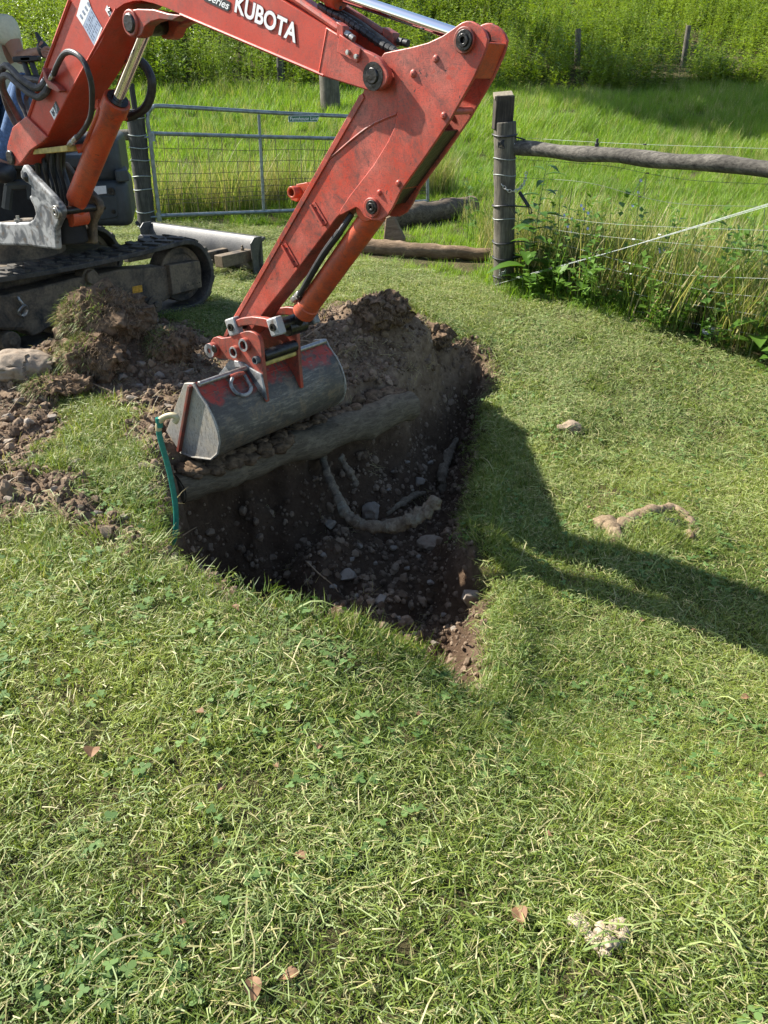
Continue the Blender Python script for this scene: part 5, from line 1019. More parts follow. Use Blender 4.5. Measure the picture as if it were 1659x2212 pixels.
log('log', gpt(786, 545, .06), gpt(1066, 563, .06), .085, .058, M['log'], 'long pale barkless log lying on the mown grass against the latch post', .05, end=False)
log('log', gpt(840, 492, .10), gpt(1020, 462, .10), .125, .12, M['log_grey'], 'short grey log in the longer grass beyond the pale log', -.02)
p = gpt(845, 530, .0); mb = MB(); mb.prism([p + [-.09, 0, 0], p + [.10, -.05, 0], p + [.14, -.02, .05], p + [.02, .06, .30], p + [-.06, .04, .27]], [p + [-.07, .14, 0], p + [.12, .12, 0], p + [.16, .1, .06], p + [.04, .14, .28], p + [-.05, .13, .26]]); o = mk('split_wood', mb, M['log'], None, loc=p, bevel=.012); tag(o, 'split wedge of brown firewood standing between the two logs', 'firewood')
lo = log('log', LOG_A - LAX * .0, LOG_B, .078, .092, M['log_pit'], 'old grey log bridging the top of the pit beneath the bucket', .0, n=24, end=True)
mb = MB(); rg = random.Random(4)
for i in range(230):
    t_ = rg.random() ** .8; q = LOG_A + (LOG_B - LOG_A) * t_; a = rg.uniform(-.2, 1.15) if t_ > .38 + rg.uniform(-.08, .08) else rg.uniform(.2, 2.5); sz = rg.uniform(.012, .05) * (1.25 - .55 * t_)
    lump(mb, q + LPERP * .085 * math.cos(a) + ZZ * .085 * math.sin(a) * 1.05 + LAX * rg.uniform(-.02, .02), (sz, sz * .8, sz * .6), 2, .6, 2.2, i)
    if i < 150: lump(mb, q + LPERP * rg.uniform(.05, .22) + ZZ * rg.uniform(.0, .09), (sz * 1.6, sz * 1.4, sz), 2, .7, 2.2, i + 500)
tag(mk('soil_clods', mb, M['clod'], None, loc=LOG_A, ang=80), 'loose soil clods lying along the top of the buried log', None, None, 'stuff')
def rock(u, v, size, label, mat='stone', seed=1, lift=.3, fac=.35, group=None, pos=None, name='rock', cat='rock'):
    p = GS(u, v) if pos is None else pos; mb = MB(); c = p + ZZ * size[2] * lift
    if size[0] > .15:
        lump(mb, c, np.array(size) * [1., 1.1, 1.15], 5, .42, 1.5, seed, .25); an = 40; mb.v = [tuple(np.array(p) + np.array([mnoise.noise(Vector(np.array(p) * 22 + q * 7)) for q in range(3)]) * .012) for p in mb.v]
    elif size[0] > .06: lump(mb, c, size, 3, .40, 1.1, seed, .6); an = 30
    else: hullrock(mb, c, np.array(size) * 1.1, 15, seed); an = 20
    o = mk(name, mb, M[mat], None, loc=p, ang=an, bevel=.0 if size[0] > .06 else .004); return tag(o, label, cat, group)
rock(800, 1118, (.075, .065, .07), 'round stone sitting inside the curve of the pit root', seed=5, lift=.6)
rock(930, 1180, (.12, .08, .06), 'large tan stone under the bend of the pit root beside the grass bank', 'stone_pale', 8, .4)
rock(1018, 1298, (.055, .05, .06), 'grey stone set in the grassy right bank near the front of the pit', seed=12, lift=.3)
rock(748, 1245, (.055, .04, .03), 'flat grey stone on the pit floor behind the pale root fibre', seed=15)
rock(820, 1300, (.04, .035, .035), 'small stone on the pit floor right of the pale root fibre', seed=18)
rock(905, 1042, (.05, .035, .025), 'flat stone on the upper pit slope above the curved root', seed=22)
rock(710, 1135, (.04, .035, .03), 'dark stone at the back of the pit left of the curved root', seed=28)
rock(1232, 930, (.105, .065, .06), 'pale lumpy stone poking out of the mown grass right of the pit', 'stone_pale', 31, .35)
rock(45, 800, (.24, .13, .09), 'large sandy boulder at the left edge of the spoil heap', 'stone_pale', 35, .3)
k = 0
for (u, v, s) in ((95, 862, .035), (112, 905, .03), (40, 868, .032), (18, 905, .03), (62, 915, .028), (20, 960, .03), (110, 935, .02), (150, 970, .022), (265, 820, .03), (285, 865, .028), (305, 790, .026), (330, 770, .03), (345, 815, .03), (375, 760, .026), (392, 835, .026), (320, 850, .022), (300, 835, .024), (365, 880, .026), (330, 925, .022), (285, 1015, .022), (308, 1010, .026), (275, 765, .024), (120, 1060, .022), (210, 1115, .026), (268, 1120, .02), (70, 990, .02), (170, 1000, .024), (410, 805, .024), (430, 770, .02), (20, 1080, .02), (60, 1060, .018)):
    k += 1; rock(u, v, (s * rnd(.9, 1.4), s * rnd(.7, 1.), s * rnd(.6, .9)), 'small angular brown stone lying on the sunlit spoil beside the machine', 'stone', 40 + k, .35, .5, 'stones on the spoil heap', name='spoil_stone', cat='stone')
k = 0
for (u, v, s) in ((775, 1180, .022), (850, 1185, .02), (700, 1200, .018), (880, 1230, .018), (930, 1260, .02), (770, 1290, .018), (860, 1340, .02), (900, 1370, .018), (960, 1330, .016), (850, 1020, .016), (880, 1000, .016), (930, 1000, .02), (840, 1060, .016), (890, 1060, .014), (760, 1210, .016), (810, 1220, .022), (905, 1205, .018), (720, 1270, .018), (940, 1390, .018), (980, 1360, .016)):
    k += 1; rock(u, v, (s * 1.2, s, s * .8), 'small grey stone lying in the loose earth of the pit', 'stone', 90 + k, .3, .4, 'stones in the pit', name='pit_stone', cat='stone')
def rootobj(name, pix, r, mat, label, lift=0., cat='root', jit=.0, abspos=None):
    P = abspos or [GS(u, v) + ZZ * (l + lift) for u, v, l in pix]; c = catmull(P, 12); n = len(c); rr = np.interp(np.linspace(0, 1, n), np.linspace(0, 1, len(r)), r) if isinstance(r, (list, tuple)) else [r] * n; c = [p + np.array([mnoise.noise(Vector((i * .5, k * 7, 3))) for k in range(3)]) * .6 * rr[i] for i, p in enumerate(c)]; rr = [x * (1 + .2 * mnoise.noise(Vector((i * .25, len(pix) * 3.1, 0)))) for i, x in enumerate(rr)]
    mb = MB(); mb.tube(c, rr, 16); m = len(c); V2 = []
    for i in range(m):
        for j in range(16): p = np.array(mb.v[i * 16 + j]); V2.append(tuple(c[i] + (p - c[i]) * (1 + .45 * mnoise.noise(Vector(p * 24)) + .25 * mnoise.noise(Vector(p * 60)))))
    mb.v = V2; o = mk(name, mb, M[mat], None, loc=P[0], ang=70); return tag(o, label, cat)
CR = [(694, 985, .05), (712, 1035, .07), (735, 1085, .08), (762, 1122, .07), (810, 1138, .06), (862, 1132, .06), (910, 1112, .06), (945, 1078, .06)]
zc = [-.30, -.36, -.42, -.45, -.45, -.43, -.38, -.30]
rootobj('tree_root', CR, [.018, .022, .025, .028, .032, .036, .036, .030], 'root', 'thick curved tree root sweeping across the middle of the pit', abspos=[G(u, v, z) for (u, v, _), z in zip(CR, zc)])
rootobj('tree_root', [], [.016, .020, .017], 'root', 'short straight root slanting down behind the curved root', abspos=[G(735, 985, -.30), G(752, 1015, -.36), G(772, 1048, -.43)])
rootobj('tree_root', [], [.02, .032, .034, .028], 'root', 'grey root stub emerging from the shaded grass on the right rim of the pit', abspos=[GS(985, 955) + ZZ * .02, GS(970, 985) + ZZ * .02, GS(957, 1020) + ZZ * .02, GS(955, 1058) + ZZ * .0])
rootobj('tree_root', [], [.010, .022, .020, .010], 'root', 'dark broken root piece lying above the curved root', abspos=[GS(835, 1118) + ZZ * .02, GS(870, 1092) + ZZ * .02, GS(900, 1075) + ZZ * .02, GS(918, 1068) + ZZ * .01])
# arched root on the lawn
AR = thing('root_arch', GS(1400, 1170), 'arched gnarled root with a dark hollow breaking through the mown lawn', 'root')
def AP(u, v, l): return GS(u, v) + ZZ * l
for pts, r in (([(1310, 1165, -.01), (1335, 1140, .014), (1368, 1122, .018), (1405, 1110, .02), (1450, 1108, .022), (1480, 1120, .02), (1497, 1150, .012), (1496, 1185, -.012)], [.034, .036, .036, .034, .034, .032, .030, .026]), ([(1298, 1132, .02), (1320, 1150, .025), (1332, 1172, .015), (1330, 1192, -.01)], [.045, .042, .034, .024]), ([(1292, 1125, .0), (1312, 1138, .025), (1340, 1142, .02)], [.03, .045, .03])):
    mb = MB(); c = catmull([AP(*q) for q in pts], 9); n = len(c); c = [p - ZZ * .012 + np.array([mnoise.noise(Vector((i * .35, k, r[0] * 50))) for k in range(3)]) * .012 for i, p in enumerate(c)]; mb.tube(c, [x * (1 + .18 * mnoise.noise(Vector((i * .45, r[0] * 99, 0)))) for i, x in enumerate(np.interp(np.linspace(0, 1, n), np.linspace(0, 1, len(r)), r))], 12); mb.v = [tuple(np.array(p) + np.array([mnoise.noise(Vector(np.array(p) * 34 + q * 7)) for q in range(3)]) * .009 + np.array([mnoise.noise(Vector(np.array(p) * 80 + q * 7)) for q in range(3)]) * .007) for p in mb.v]; mk('root_branch', mb, M['root_sun'], AR, ang=70)
mb = MB(); lump(mb, AP(1446, 1130, -.004), (.07, .032, .03), 2, .2, 1.5, 3); mk('hollow', mb, M['house_dark'], AR)  # near-black lump standing in for the shade under the arch
mb = MB(); lump(mb, AP(1488, 1165, .02), (.022, .03, .035), 2, .3, 1.5, 9); mk('broken_bark', mb, M['log'], AR)
# green hose standing at the left rim
hb = GB(373, 1142, -.02); hpl = np.array([0, 1, 0.])
hp_ = lambda u, v: on_plane(u, v, (.25, 1, 0), hb)
pts = [hp_(373, 1175), hp_(372, 1140), hp_(368, 1080), hp_(361, 1010), hp_(355, 955), hp_(353, 920), hp_(357, 903), hp_(366, 897), hp_(371, 902), hp_(370, 912)]
c = [p + np.array([.018 * math.sin(i * .16), 0, 0]) for i, p in enumerate(catmull(pts, 6))]; cut = int(len(c) * .52); hs_ = thing('water_hose', hb, 'green water hose with a bleached hooked top at the left rim of the pit', 'hose')
mb = MB(); mb.tube(c[:cut + 1], .0105, 12); mk('green_length', mb, M['hose_green'], hs_)
mb = MB(); mb.tube(c[cut:], .0112, 12); mk('bleached_end', mb, M['hose_tan'], hs_)
mb = MB(); q = c[cut + 4]; mb.cyl(q - ZZ * .018, q + ZZ * .018, .0120, n=14); mk('green_stripe', mb, M['hose_green'], hs_)
# twigs and root fibres
def twig(pts, r, label, mat='twig', group=None, name='twig', cat='twig'):
    c = catmull(pts, 5); n = len(c); mb = MB(); mb.tube(c, [r * (1 - .65 * i / n) for i in range(n)], 6); return tag(mk(name, mb, M[mat], None, loc=pts[0]), label, cat, group)
TQ = lambda u, v, y: HP(u, v, y)
twig([TQ(625, 745, 4.62), TQ(655, 732, 4.7), TQ(700, 702, 4.78), TQ(735, 692, 4.85), TQ(782, 695, 4.9)], .010, 'long pale bent branch on the spoil right of the bucket linkage')
twig([TQ(630, 735, 4.6), TQ(670, 738, 4.65), TQ(710, 760, 4.6), TQ(745, 792, 4.4)], .005, 'thin dark twig curving down the spoil behind the bucket')
twig([TQ(752, 790, 4.35), TQ(735, 798, 4.33), TQ(715, 803, 4.3)], .014, 'short thick brown root end sticking out beside the bucket')
twig([GS(665, 1250) + ZZ * .10, GS(690, 1268) + ZZ * .08, GS(720, 1282) + ZZ * .05, GS(731, 1286) + ZZ * .02], .0045, 'pale root fibre curling over the soil lip of the pit', 'fibre')
twig([GS(262, 815) + ZZ * .05, GS(150, 845) + ZZ * .05, GS(60, 865) + ZZ * .04, GS(20, 900) + ZZ * .02], .005, 'long thin twig across the spoil beside the sandy boulder')
twig([GS(240, 852) + ZZ * .02, GS(160, 842) + ZZ * .07, GS(110, 855) + ZZ * .04], .004, 'short crooked twig beside the grass tuft on the spoil')
twig([TQ(236, 735, 4.95), TQ(240, 700, 4.93), TQ(222, 672, 4.92), TQ(225, 650, 4.92)], .004, 'upright thin twig beside the root-bound sod')
twig([TQ(300, 672, 4.9), TQ(270, 655, 4.9), TQ(255, 650, 4.95)], .004, 'short pale twig poking from the top of the root-bound sod')
twig([GS(390, 1170) + ZZ * .02, GS(425, 1160) + ZZ * .05, GS(455, 1153) + ZZ * .06], .003, 'single pale straw sticking out over the near lip of the pit', 'fibre')
k = 0
for i in range(46):
    t_ = rnd(0, 1); b = [(930, 715), (1000, 748), (1080, 800), (1040, 850)]; j = int(t_ * 2.999); f = t_ * 3 - j; u = b[j][0] + (b[j + 1][0] - b[j][0]) * f + rnd(-12, 12); v = b[j][1] + (b[j + 1][1] - b[j][1]) * f + rnd(-4, 18)
    p = GS(u, v) + ZZ * .01; L = rnd(.05, .16); a = rnd(-1, 1); q = np.array([-.6, -.7, 0]) * .05; twig([p, p + q + np.array([rnd(-.02, .02), rnd(-.02, .02), -L * .3]), p + q * 1.3 + np.array([rnd(-.03, .03), rnd(-.03, .03), -L])], rnd(.0012, .0025), 'fine brown root hanging from the cut turf at the back of the pit', 'fibre', 'roots hanging at the back of the pit', 'hanging_root', 'root')
# ---- sods thrown on the spoil
def sod(u, v, size, label, seed, y=None, grass=True, nf=260):
    nf = int(nf * 3)
    p = GS(u, v) if y is None else HP(u, v, y); t = thing('sod_clump', p, label, 'sod'); mb = MB(); lump(mb, p + ZZ * size[2] * .55, size, 5, .45, 1.7, seed)
    mb.v = [tuple(np.array(q) + np.array([mnoise.noise(Vector(np.array(q) * 26 + k * 9)) for k in range(3)]) * .026 + np.array([mnoise.noise(Vector(np.array(q) * 75 + k * 5)) for k in range(3)]) * .014) for q in mb.v]; mk('root_ball', mb, M['clod'], t, ang=80); c = p + ZZ * size[2] * .55
    m2 = MB(); m3 = MB()
    for k in range(nf):
        d = np.array([random.gauss(0, 1) for _ in range(3)]); d /= np.linalg.norm(d)
        if d[2] < -.3: continue
        b = c + d * np.array(size) * rnd(.85, 1.12); L = rnd(.015, .065); e = d * rnd(.3, 1) + np.array([rnd(-.8, .8), rnd(-.8, .8), rnd(-.9, .2)]); e /= np.linalg.norm(e); m2.strip([b, b + e * L * .5, b + e * L - ZZ * L * .25], np.cross(e, (.3, .5, .8)), .0034)
        if grass and d[0] < -.05 + rnd(-.4, .35) and rnd(0, 1) < .75:
            e = d * .5 + np.array([rnd(-.7, .7), rnd(-.7, .7), rnd(-.2, .7)]); e /= np.linalg.norm(e); L = rnd(.03, .09); m3.a = rnd(.1, 1); m3.strip([b, b + e * L * .5, b + e * L - ZZ * L * .35], np.cross(e, (.3, .5, .8)), .0050)
    tag(mk('root_fibres', m2, M['fibre'], t, smooth=False), None, None, None, 'stuff')
    if m3.f: tag(mk('grass_blades', m3, M['clip'], t, smooth=False), None, None, None, 'stuff')
    return t
sod(232, 728, (.24, .17, .17), 'large upturned root-bound sod, topmost on the spoil before the track', 2, nf=1500)
sod(205, 800, (.17, .14, .12), 'grassy sod clump slumped below the large upturned sod', 6, nf=1100)
sod(375, 770, (.13, .10, .10), 'crumbly brown sod mound left of the bucket linkage', 9, nf=380)
sod(125, 850, (.16, .10, .06), 'flattened sod with dry grass beside the sandy boulder', 13, nf=500)
sod(830, 690, (.17, .14, .10), 'dark crumbly sod on top of the shaded spoil behind the pit', 17, grass=False, nf=500)
sod(935, 740, (.13, .11, .08), 'dark sod with hanging roots at the back right corner of the pit', 21, grass=False, nf=400)
# ---- pale casts and litter on the lawn
wc = thing('worm_cast_pile', GS(1300, 2035), 'pile of pale crumbly worm casts in the front lawn', 'soil')
for i, (u, v, s) in enumerate(((1242, 1998, .017), (1252, 1990, .014), (1265, 2018, .012), (1280, 2030, .015), (1302, 2022, .018), (1312, 2040, .018), (1335, 2016, .017), (1346, 2024, .015), (1290, 2044, .014), (1322, 2050, .014), (1260, 2004, .012), (1300, 2058, .012), (1275, 2046, .012))):
    mb = MB()
    for j in range(5): lump(mb, GS(u, v) + np.array([rnd(-.01, .01), rnd(-.01, .01), s * .7 + rnd(0, .008)]), (s * .7, s * .7, s * .6), 2, .5, 2.4, i * 7 + j)
    mk('soil_crumb', mb, M['cast_soil'], wc, ang=70)
def dead_leaf(u, v, s, label, grp, seed):
    s *= .8; p = GS(u, v) + ZZ * .028; a = rnd(0, 6.28); d = np.array([math.cos(a), math.sin(a), rnd(-.3, .4)]); n = np.array([rnd(-.5, .5), rnd(-.5, .5), 1]); sd = np.cross(n, d); sd /= np.linalg.norm(sd); mb = MB(); c = []
    K = 7
    for i in range(K):
        t = i / (K - 1); w = s * .42 * math.sin(math.pi * min(1, t * .93 + .05)) ** .8; cu = s * .25 * math.sin(math.pi * t) * rnd(.6, 1.2); m_ = p + d * s * (t - .5) + ZZ * cu * .6; c += [m_ - sd * w + ZZ * w * .5, m_, m_ + sd * w + ZZ * w * .45]
    fs = []
    for i in range(K - 1):
        b = i * 3; fs += [(b, b + 1, b + 4, b + 3), (b + 1, b + 2, b + 5, b + 4)]
    mb.add(c, fs); mb.tube([p - d * s * .5, p - d * s * .75], .0012, 4); return tag(mk('fallen_leaf', mb, M['deadleaf'], None, loc=p), label, 'leaf', grp)
LV = [(205, 1642, .06, 'curled pinkish-brown dead leaf on the lawn at far left of the pit front'), (510, 1328, .035, 'small brown dead leaf on the grass just in front of the pit lip'), (690, 1630, .03, 'small dark red dead leaf on the mid front lawn'), (598, 1672, .02, None), (435, 1555, .03, None), (650, 1868, .045, 'pale brown dead leaf on the front lawn below the middle'), (398, 2012, .02, None), (630, 2126, .04, 'pinkish dead leaf near the bottom edge of the lawn'), (550, 2155, .05, 'broad dead leaf at the bottom edge of the lawn'), (1118, 1995, .05, 'orange-brown dead leaf left of the pale worm casts'), (1270, 1105, .03, None), (1498, 1375, .045, 'brown dead leaf between the two shadow bands'), (1385, 1352, .03, 'pale dead leaf in the sunlit gap between the shadow bands'), (1605, 1520, .035, 'brown dead leaf at the right edge of the lawn'), (1455, 1390, .025, None), (1640, 1690, .025, None), (480, 1720, .025, None), (905, 1560, .022, None), (1222, 1440, .022, None), (1180, 1820, .02, None)]
for i, (u, v, s, lb) in enumerate(LV): dead_leaf(u, v, s, lb or 'tiny brown scrap of dead leaf lying in the mown lawn', 'dead leaves on the lawn', i)
bp = GS(1540, 722) + ZZ * .02; mb = MB(); lump(mb, bp, (.12, .06, .035), 3, .7, 2.6, 5, .3); tag(mk('plastic_scrap', mb, M['plastic_bag'], None, loc=bp, ang=20), 'crumpled pale grey plastic scrap under the wire fence', 'litter')
# ---- plants by the fence
def herb(base, h, n, ll, lw, label, name, lean=(0, 0), mat='herb', flowers=0, group=None, cat='plant'):
    t = thing(name, base, label, cat, group); st = lambda q: np.asarray(base) + np.array([lean[0] * q * q, lean[1] * q * q, h * q]); mb = MB(); mb.tube([st(q) for q in np.linspace(0, 1, 8)], [.006 * (1 - .6 * q) for q in np.linspace(0, 1, 8)], 6); mk('stem', mb, M['stem'], t)
    for i in range(n):
        q = .1 + .88 * i / max(1, n - 1); a = i * 2.4 + rnd(-.4, .4); L = ll * (1.2 - .7 * q) * rnd(.75, 1.15); d = np.array([math.cos(a), math.sin(a), rnd(.05, .5)]); d /= np.linalg.norm(d); s = np.cross(d, ZZ); s /= np.linalg.norm(s); m_ = MB(); m_.a = rnd(.1, 1); K = 6; c = []
        for j in range(K):
            k_ = j / (K - 1); w = L * lw * math.sin(math.pi * (k_ ** .75) * .97 + .03) ; ctr = st(q) + d * L * k_ - ZZ * L * .35 * k_ * k_; c += [ctr - s * w + ZZ * w * .3, ctr, ctr + s * w + ZZ * w * .3]
        fs = []
        for j in range(K - 1): b = j * 3; fs += [(b, b + 1, b + 4, b + 3), (b + 1, b + 2, b + 5, b + 4)]
        m_.add(c, fs); mk('leaf', m_, M[mat], t)
    for i in range(flowers):
        q = rnd(.55, 1); p = st(q) + np.array([rnd(-.04, .04), rnd(-.04, .04), rnd(-.0, .03)]); m_ = MB()
        for j in range(9): a = j * .7; d = np.array([math.cos(a), .5 * math.sin(a) - .4, math.sin(a)]); s = np.array([-math.sin(a), 0, math.cos(a)]); m_.add([p, p + d * .008 - s * .003, p + d * .013, p + d * .008 + s * .003], [(0, 1, 2, 3)])
        mk('flower', m_, M['flower'], t)
    return t
def gb2(u, v): p = FPx(u, v); return np.array([p[0], p[1], gz(p[0], p[1])])
herb(gb2(1130, 600) - FN * .12, 1.0, 24, .30, .2, 'tall broad-leaved weed growing right against the latch post', 'broadleaf_weed', (.05, 0))
herb(gb2(1142, 610) - FN * -.10, 0.66, 16, .30, .26, 'shorter broad-leaved weed in front of the tall one at the latch post', 'broadleaf_weed', (.08, -.03))
herb(gb2(1165, 600) - FN * .25, .8, 13, .22, .16, 'broad-leaved weed second from the latch post behind the wires', 'broadleaf_weed', (-.02, 0))
herb(gb2(1648, 660) - FN * -.05, .5, 9, .24, .26, 'large-leaved weed at the right end of the fence line', 'broadleaf_weed', (.03, 0))
for i, (u, v, h, lb) in enumerate(((1200, 600, .85, 'thin chicory plant with pale blue flowers nearest the latch post'), (1228, 605, .75, 'thin chicory plant with pale blue flowers second from the latch post'), (1325, 620, .95, 'thin chicory plant with a blue flower reaching up to the rail'), (1372, 650, .5, 'low chicory plant flowering among the lower fence wires'))): herb(gb2(u, v) - FN * (.1 + .1 * i), h, 7, .09, .09, lb, 'chicory_plant', (rnd(-.05, .05), 0), 'herb', 4)
# ---- trees above the hill (only their lower trunks and shade enter the picture)
def tree(x, y, h, cr, label, seed, tr=.2):
    z0 = gz(x, y); t = thing('field_tree', (x, y, z0), label, 'tree'); rg = random.Random(seed); mb = MB(); pts = [np.array([x + .15 * math.sin(i), y, z0 - .3 + h * .75 * i / 6]) for i in range(7)]; mb.tube(pts, [tr * (1 - .1 * i) for i in range(7)], 12)
    for k in range(9):
        a = rg.uniform(0, 6.28); b = pts[rg.randint(2, 6)]; e = b + np.array([math.cos(a) * cr * .7, math.sin(a) * cr * .7, cr * rg.uniform(.2, .8)]); mb.tube([b, (b + e) / 2 + ZZ * .2, e], [tr * .4, tr * .28, tr * .1], 7)
    mk('trunk', mb, M['log_grey'], t); m2 = MB(); c = np.array([x, y, z0 + h * .72])
    for k in range(2600):
        d = np.array([rg.gauss(0, 1) for _ in range(3)]); d /= np.linalg.norm(d); r = rg.uniform(.35, 1) ** .6; q = c + d * r * np.array([cr, cr, cr * 1.1]) * (1 + .35 * mnoise.noise(Vector(d * 2.3) + Vector((seed, 0, 0)))); a = np.array([rg.gauss(0, 1) for _ in range(3)]); a /= np.linalg.norm(a); b = np.cross(a, d); b /= np.linalg.norm(b) + 1e-9; s = rg.uniform(.16, .34); m2.a = rg.random(); m2.add([q - a * s, q + b * s * .6, q + a * s, q - b * s * .6], [(0, 1, 2, 3)])
    mk('crown', m2, M['weed'], t, smooth=False); return t
tree(-1.15, 26.2, 8.6, 1.7, 'slender leafy tree rising from the hill weeds behind the boom hoses', 3, .14)
tree(-5.9, 25.2, 14.5, 2.6, 'tall leafy tree on the hill hidden behind the boom', 8, .2)
# ================================================================ grass, crumbs, weeds
clear = []
def keep_clear(x, y):
    k = np.ones(len(x))
    for s in (0, 1.1):
        b = TB + TP * s; rel = np.stack([x - b[0], y - b[1]], 1); a = rel @ TD[:2]; c = rel @ TP[:2]; k *= ~((a < .27) & (a > -2.05) & (c > -.02) & (c < .33))
    rel = np.stack([x - bR[0], y - bR[1]], 1); a = rel @ TD[:2]; c = rel @ TP[:2]; k *= ~((abs(a) < .1) & (c > -.02) & (c < LB)); return k
LA = [lawn_proto(i) for i in range(6)]; CL = [clip_proto(i) for i in range(6)]; CV = [clover_proto(i) for i in range(4)]
def tintf(P, s=1.3, seed=51, amp=1.1): return np.clip(.5 + amp * (vnoise(P[:, 0], P[:, 1], s, seed, 5) * 1.9) + RNG.normal(0, .2, len(P)), 0, 1)
def lawn_mask(x, y): return (1 - soil_f(x, y)) * (.62 + .38 * sm((vnoise(x, y, 2.3, 63, 4) + .14) / .2)) * (y < mown_line(x) + vnoise(x, y, 2, 61, 3) * .3) * keep_clear(x, y)
def wedge(n_per, y0, y1, pad=.7):
    """even random points over the part of the ground in view"""
    A = 0; xs_ = []; ys_ = []; ed = np.linspace(y0, y1, 24)
    for a, b in zip(ed[:-1], ed[1:]):
        hw = .62 * b + pad; n = int(n_per * 2 * hw * (b - a)); xs_.append(RNG.uniform(-hw, hw, n)); ys_.append(RNG.uniform(a, b, n))
    return np.concatenate(xs_), np.concatenate(ys_)
x, y = wedge(620, .55, 4.6); P, Rt = place(x, y, lawn_mask(x, y)); scatter('lawn_grass', LA, P, Rt, RNG.uniform(.75, 1.25, len(P)), tintf(P), 'short mown lawn grass around the pit')
x, y = wedge(330, 4.6, 10.2); P, Rt = place(x, y, lawn_mask(x, y)); scatter('lawn_grass', LA, P, Rt, RNG.uniform(1.0, 1.6, len(P)), tintf(P), 'mown lawn grass further back by the gate')
hay = lambda x, y: .16 + .84 * sm((vnoise(x, y, 1.1, 71, 3) + .12) / .3) + .5 * sm((x - .6) / .8) * sm((y - 2.4) / 1.5) + .5 * sm((y - 4.6) / 1.)
x, y = wedge(300, .55, 4.6); P, Rt = place(x, y, lawn_mask(x, y) * np.clip(hay(x, y), 0, 1) * .75, .002); scatter('grass_clippings', CL, P, Rt, RNG.uniform(.6, 1.15, len(P)), tintf(P, 2.1, 53), 'dry mowing clippings strewn over the lawn')
x, y = wedge(360, 4.6, 10.2); P, Rt = place(x, y, lawn_mask(x, y) * np.clip(hay(x, y), 0, 1), .004, follow=.4); scatter('grass_clippings', CL, P, Rt, RNG.uniform(.7, 1.2, len(P)), tintf(P, 2.1, 54), 'dry mowing clippings combed over the back lawn')
x, y = wedge(95, .55, 6.); P, Rt = place(x, y, lawn_mask(x, y) * sm((vnoise(x, y, 1.9, 75, 3) + .15) / .25), .0); scatter('clover_leaves', CV, P, Rt, RNG.uniform(.8, 1.3, len(P)), tintf(P, 3, 55), 'small clover leaves growing in the lawn')
# longer tufts along the rim of the pit and on the grass left standing in the spoil
RT = [tall_proto(M['lawn'], 26, .04, .10, .05, .004, 1.1, 3, 'rim_tuft') for _ in range(4)]
x, y = wedge(700, 1.2, 5.2); dp = seg_dist(x, y, PIT); s = soil_f(x, y); dr = seg_dist(x, y, E_RIGHT, False); isl = (x < -.75) & (y < 4.4) & (y > 2.2)
P, Rt = place(x, y, (1 - s) * np.maximum(np.maximum(np.exp(-(dp / .10) ** 2) * .6, .35 * isl), .30 * np.exp(-(dr / .35) ** 2)) + .05 * (s > .05) * (s < .6) * (x < 0)); ac = GS(1400, 1160); xa, ya = RNG.uniform(ac[0] - .3, ac[0] + .3, 60), RNG.uniform(ac[1] - .14, ac[1] + .06, 60); Pa, Ra = place(xa, ya, np.ones(60), .008); P = np.concatenate([P, Pa]); Rt = np.concatenate([Rt, Ra])
scatter('rim_grass', RT, P, Rt, RNG.uniform(.6, 1.15, len(P)), tintf(P, 3, 56), 'longer grass hanging over the cut rim of the pit')
# soil crumbs and gravel
CLD = []
for i in range(5): mb = MB(); hullrock(mb, (0, 0, 0), (1, .85, .7), 26, i * 5 + 2); lump(mb, (.5, .2, .1), (.6, .5, .5), 1, .8, 2.2, i); CLD.append(proto('soil_clod', mb, M['crumb'], False))
x, y = wedge(420, 1.4, 5.9, .6); P, Rt = place(x, y, (soil_f(x, y) > .5) * np.where(inside(x, y, PIT), .6, 1.)); n = len(P); scatter('soil_clods', CLD, P + np.array([0, 0, .006]), RNG.uniform(0, 6.28, (n, 3)), np.clip(RNG.lognormal(-4.2, .5, n), .006, .036), np.clip(RNG.normal(.45, .25, n), 0, 1), 'larger clods of dry brown soil on the spoil and in the pit')
CRB = []
for i in range(6): mb = MB(); lump(mb, (0, 0, 0), (1, .85, .75), 1, .5, 1.4, i * 3 + 1, .5); CRB.append(proto('soil_crumb', mb, M['crumb'], i % 2 == 0))
x, y = wedge(2300, 1.4, 5.9, .6); z0 = soil_f(x, y); pitm = inside(x, y, PIT); P, Rt = place(x, y, (z0 > .45) * np.where(pitm, .75, 1.)); n = len(P); Rt = RNG.uniform(0, 6.28, (n, 3)); sc = np.clip(RNG.lognormal(-4.85, .65, n), .004, .045); scatter('soil_crumbs', CRB, P + np.array([0, 0, .002]), Rt, sc, np.clip(RNG.normal(.5, .28, n), 0, 1), 'crumbled brown soil and gravel of the spoil and the pit')
FB = []
for i in range(4):
    mb = MB()
    for k in range(9):
        a = rnd(0, 6.28); p = np.array([rnd(-.05, .05), rnd(-.05, .05), .004]); L = rnd(.03, .1); d = np.array([math.cos(a), math.sin(a), rnd(0, .5)]); mb.a = rnd(.1, 1); mb.strip([p, p + d * L * .5 + ZZ * rnd(0, .02), p + d * L], (-d[1], d[0], .2), .0022)
    FB.append(proto('root_straw', mb, M['dry']))
x, y = wedge(120, 1.4, 5.9, .6); P, Rt = place(x, y, (soil_f(x, y) > .4) * .5 * np.where(inside(x, y, PIT), .35, 1)); scatter('soil_straw', FB, P, Rt, RNG.uniform(.6, 1.2, len(P)), RNG.random(len(P)), 'dry straw and root bits on the bare soil')
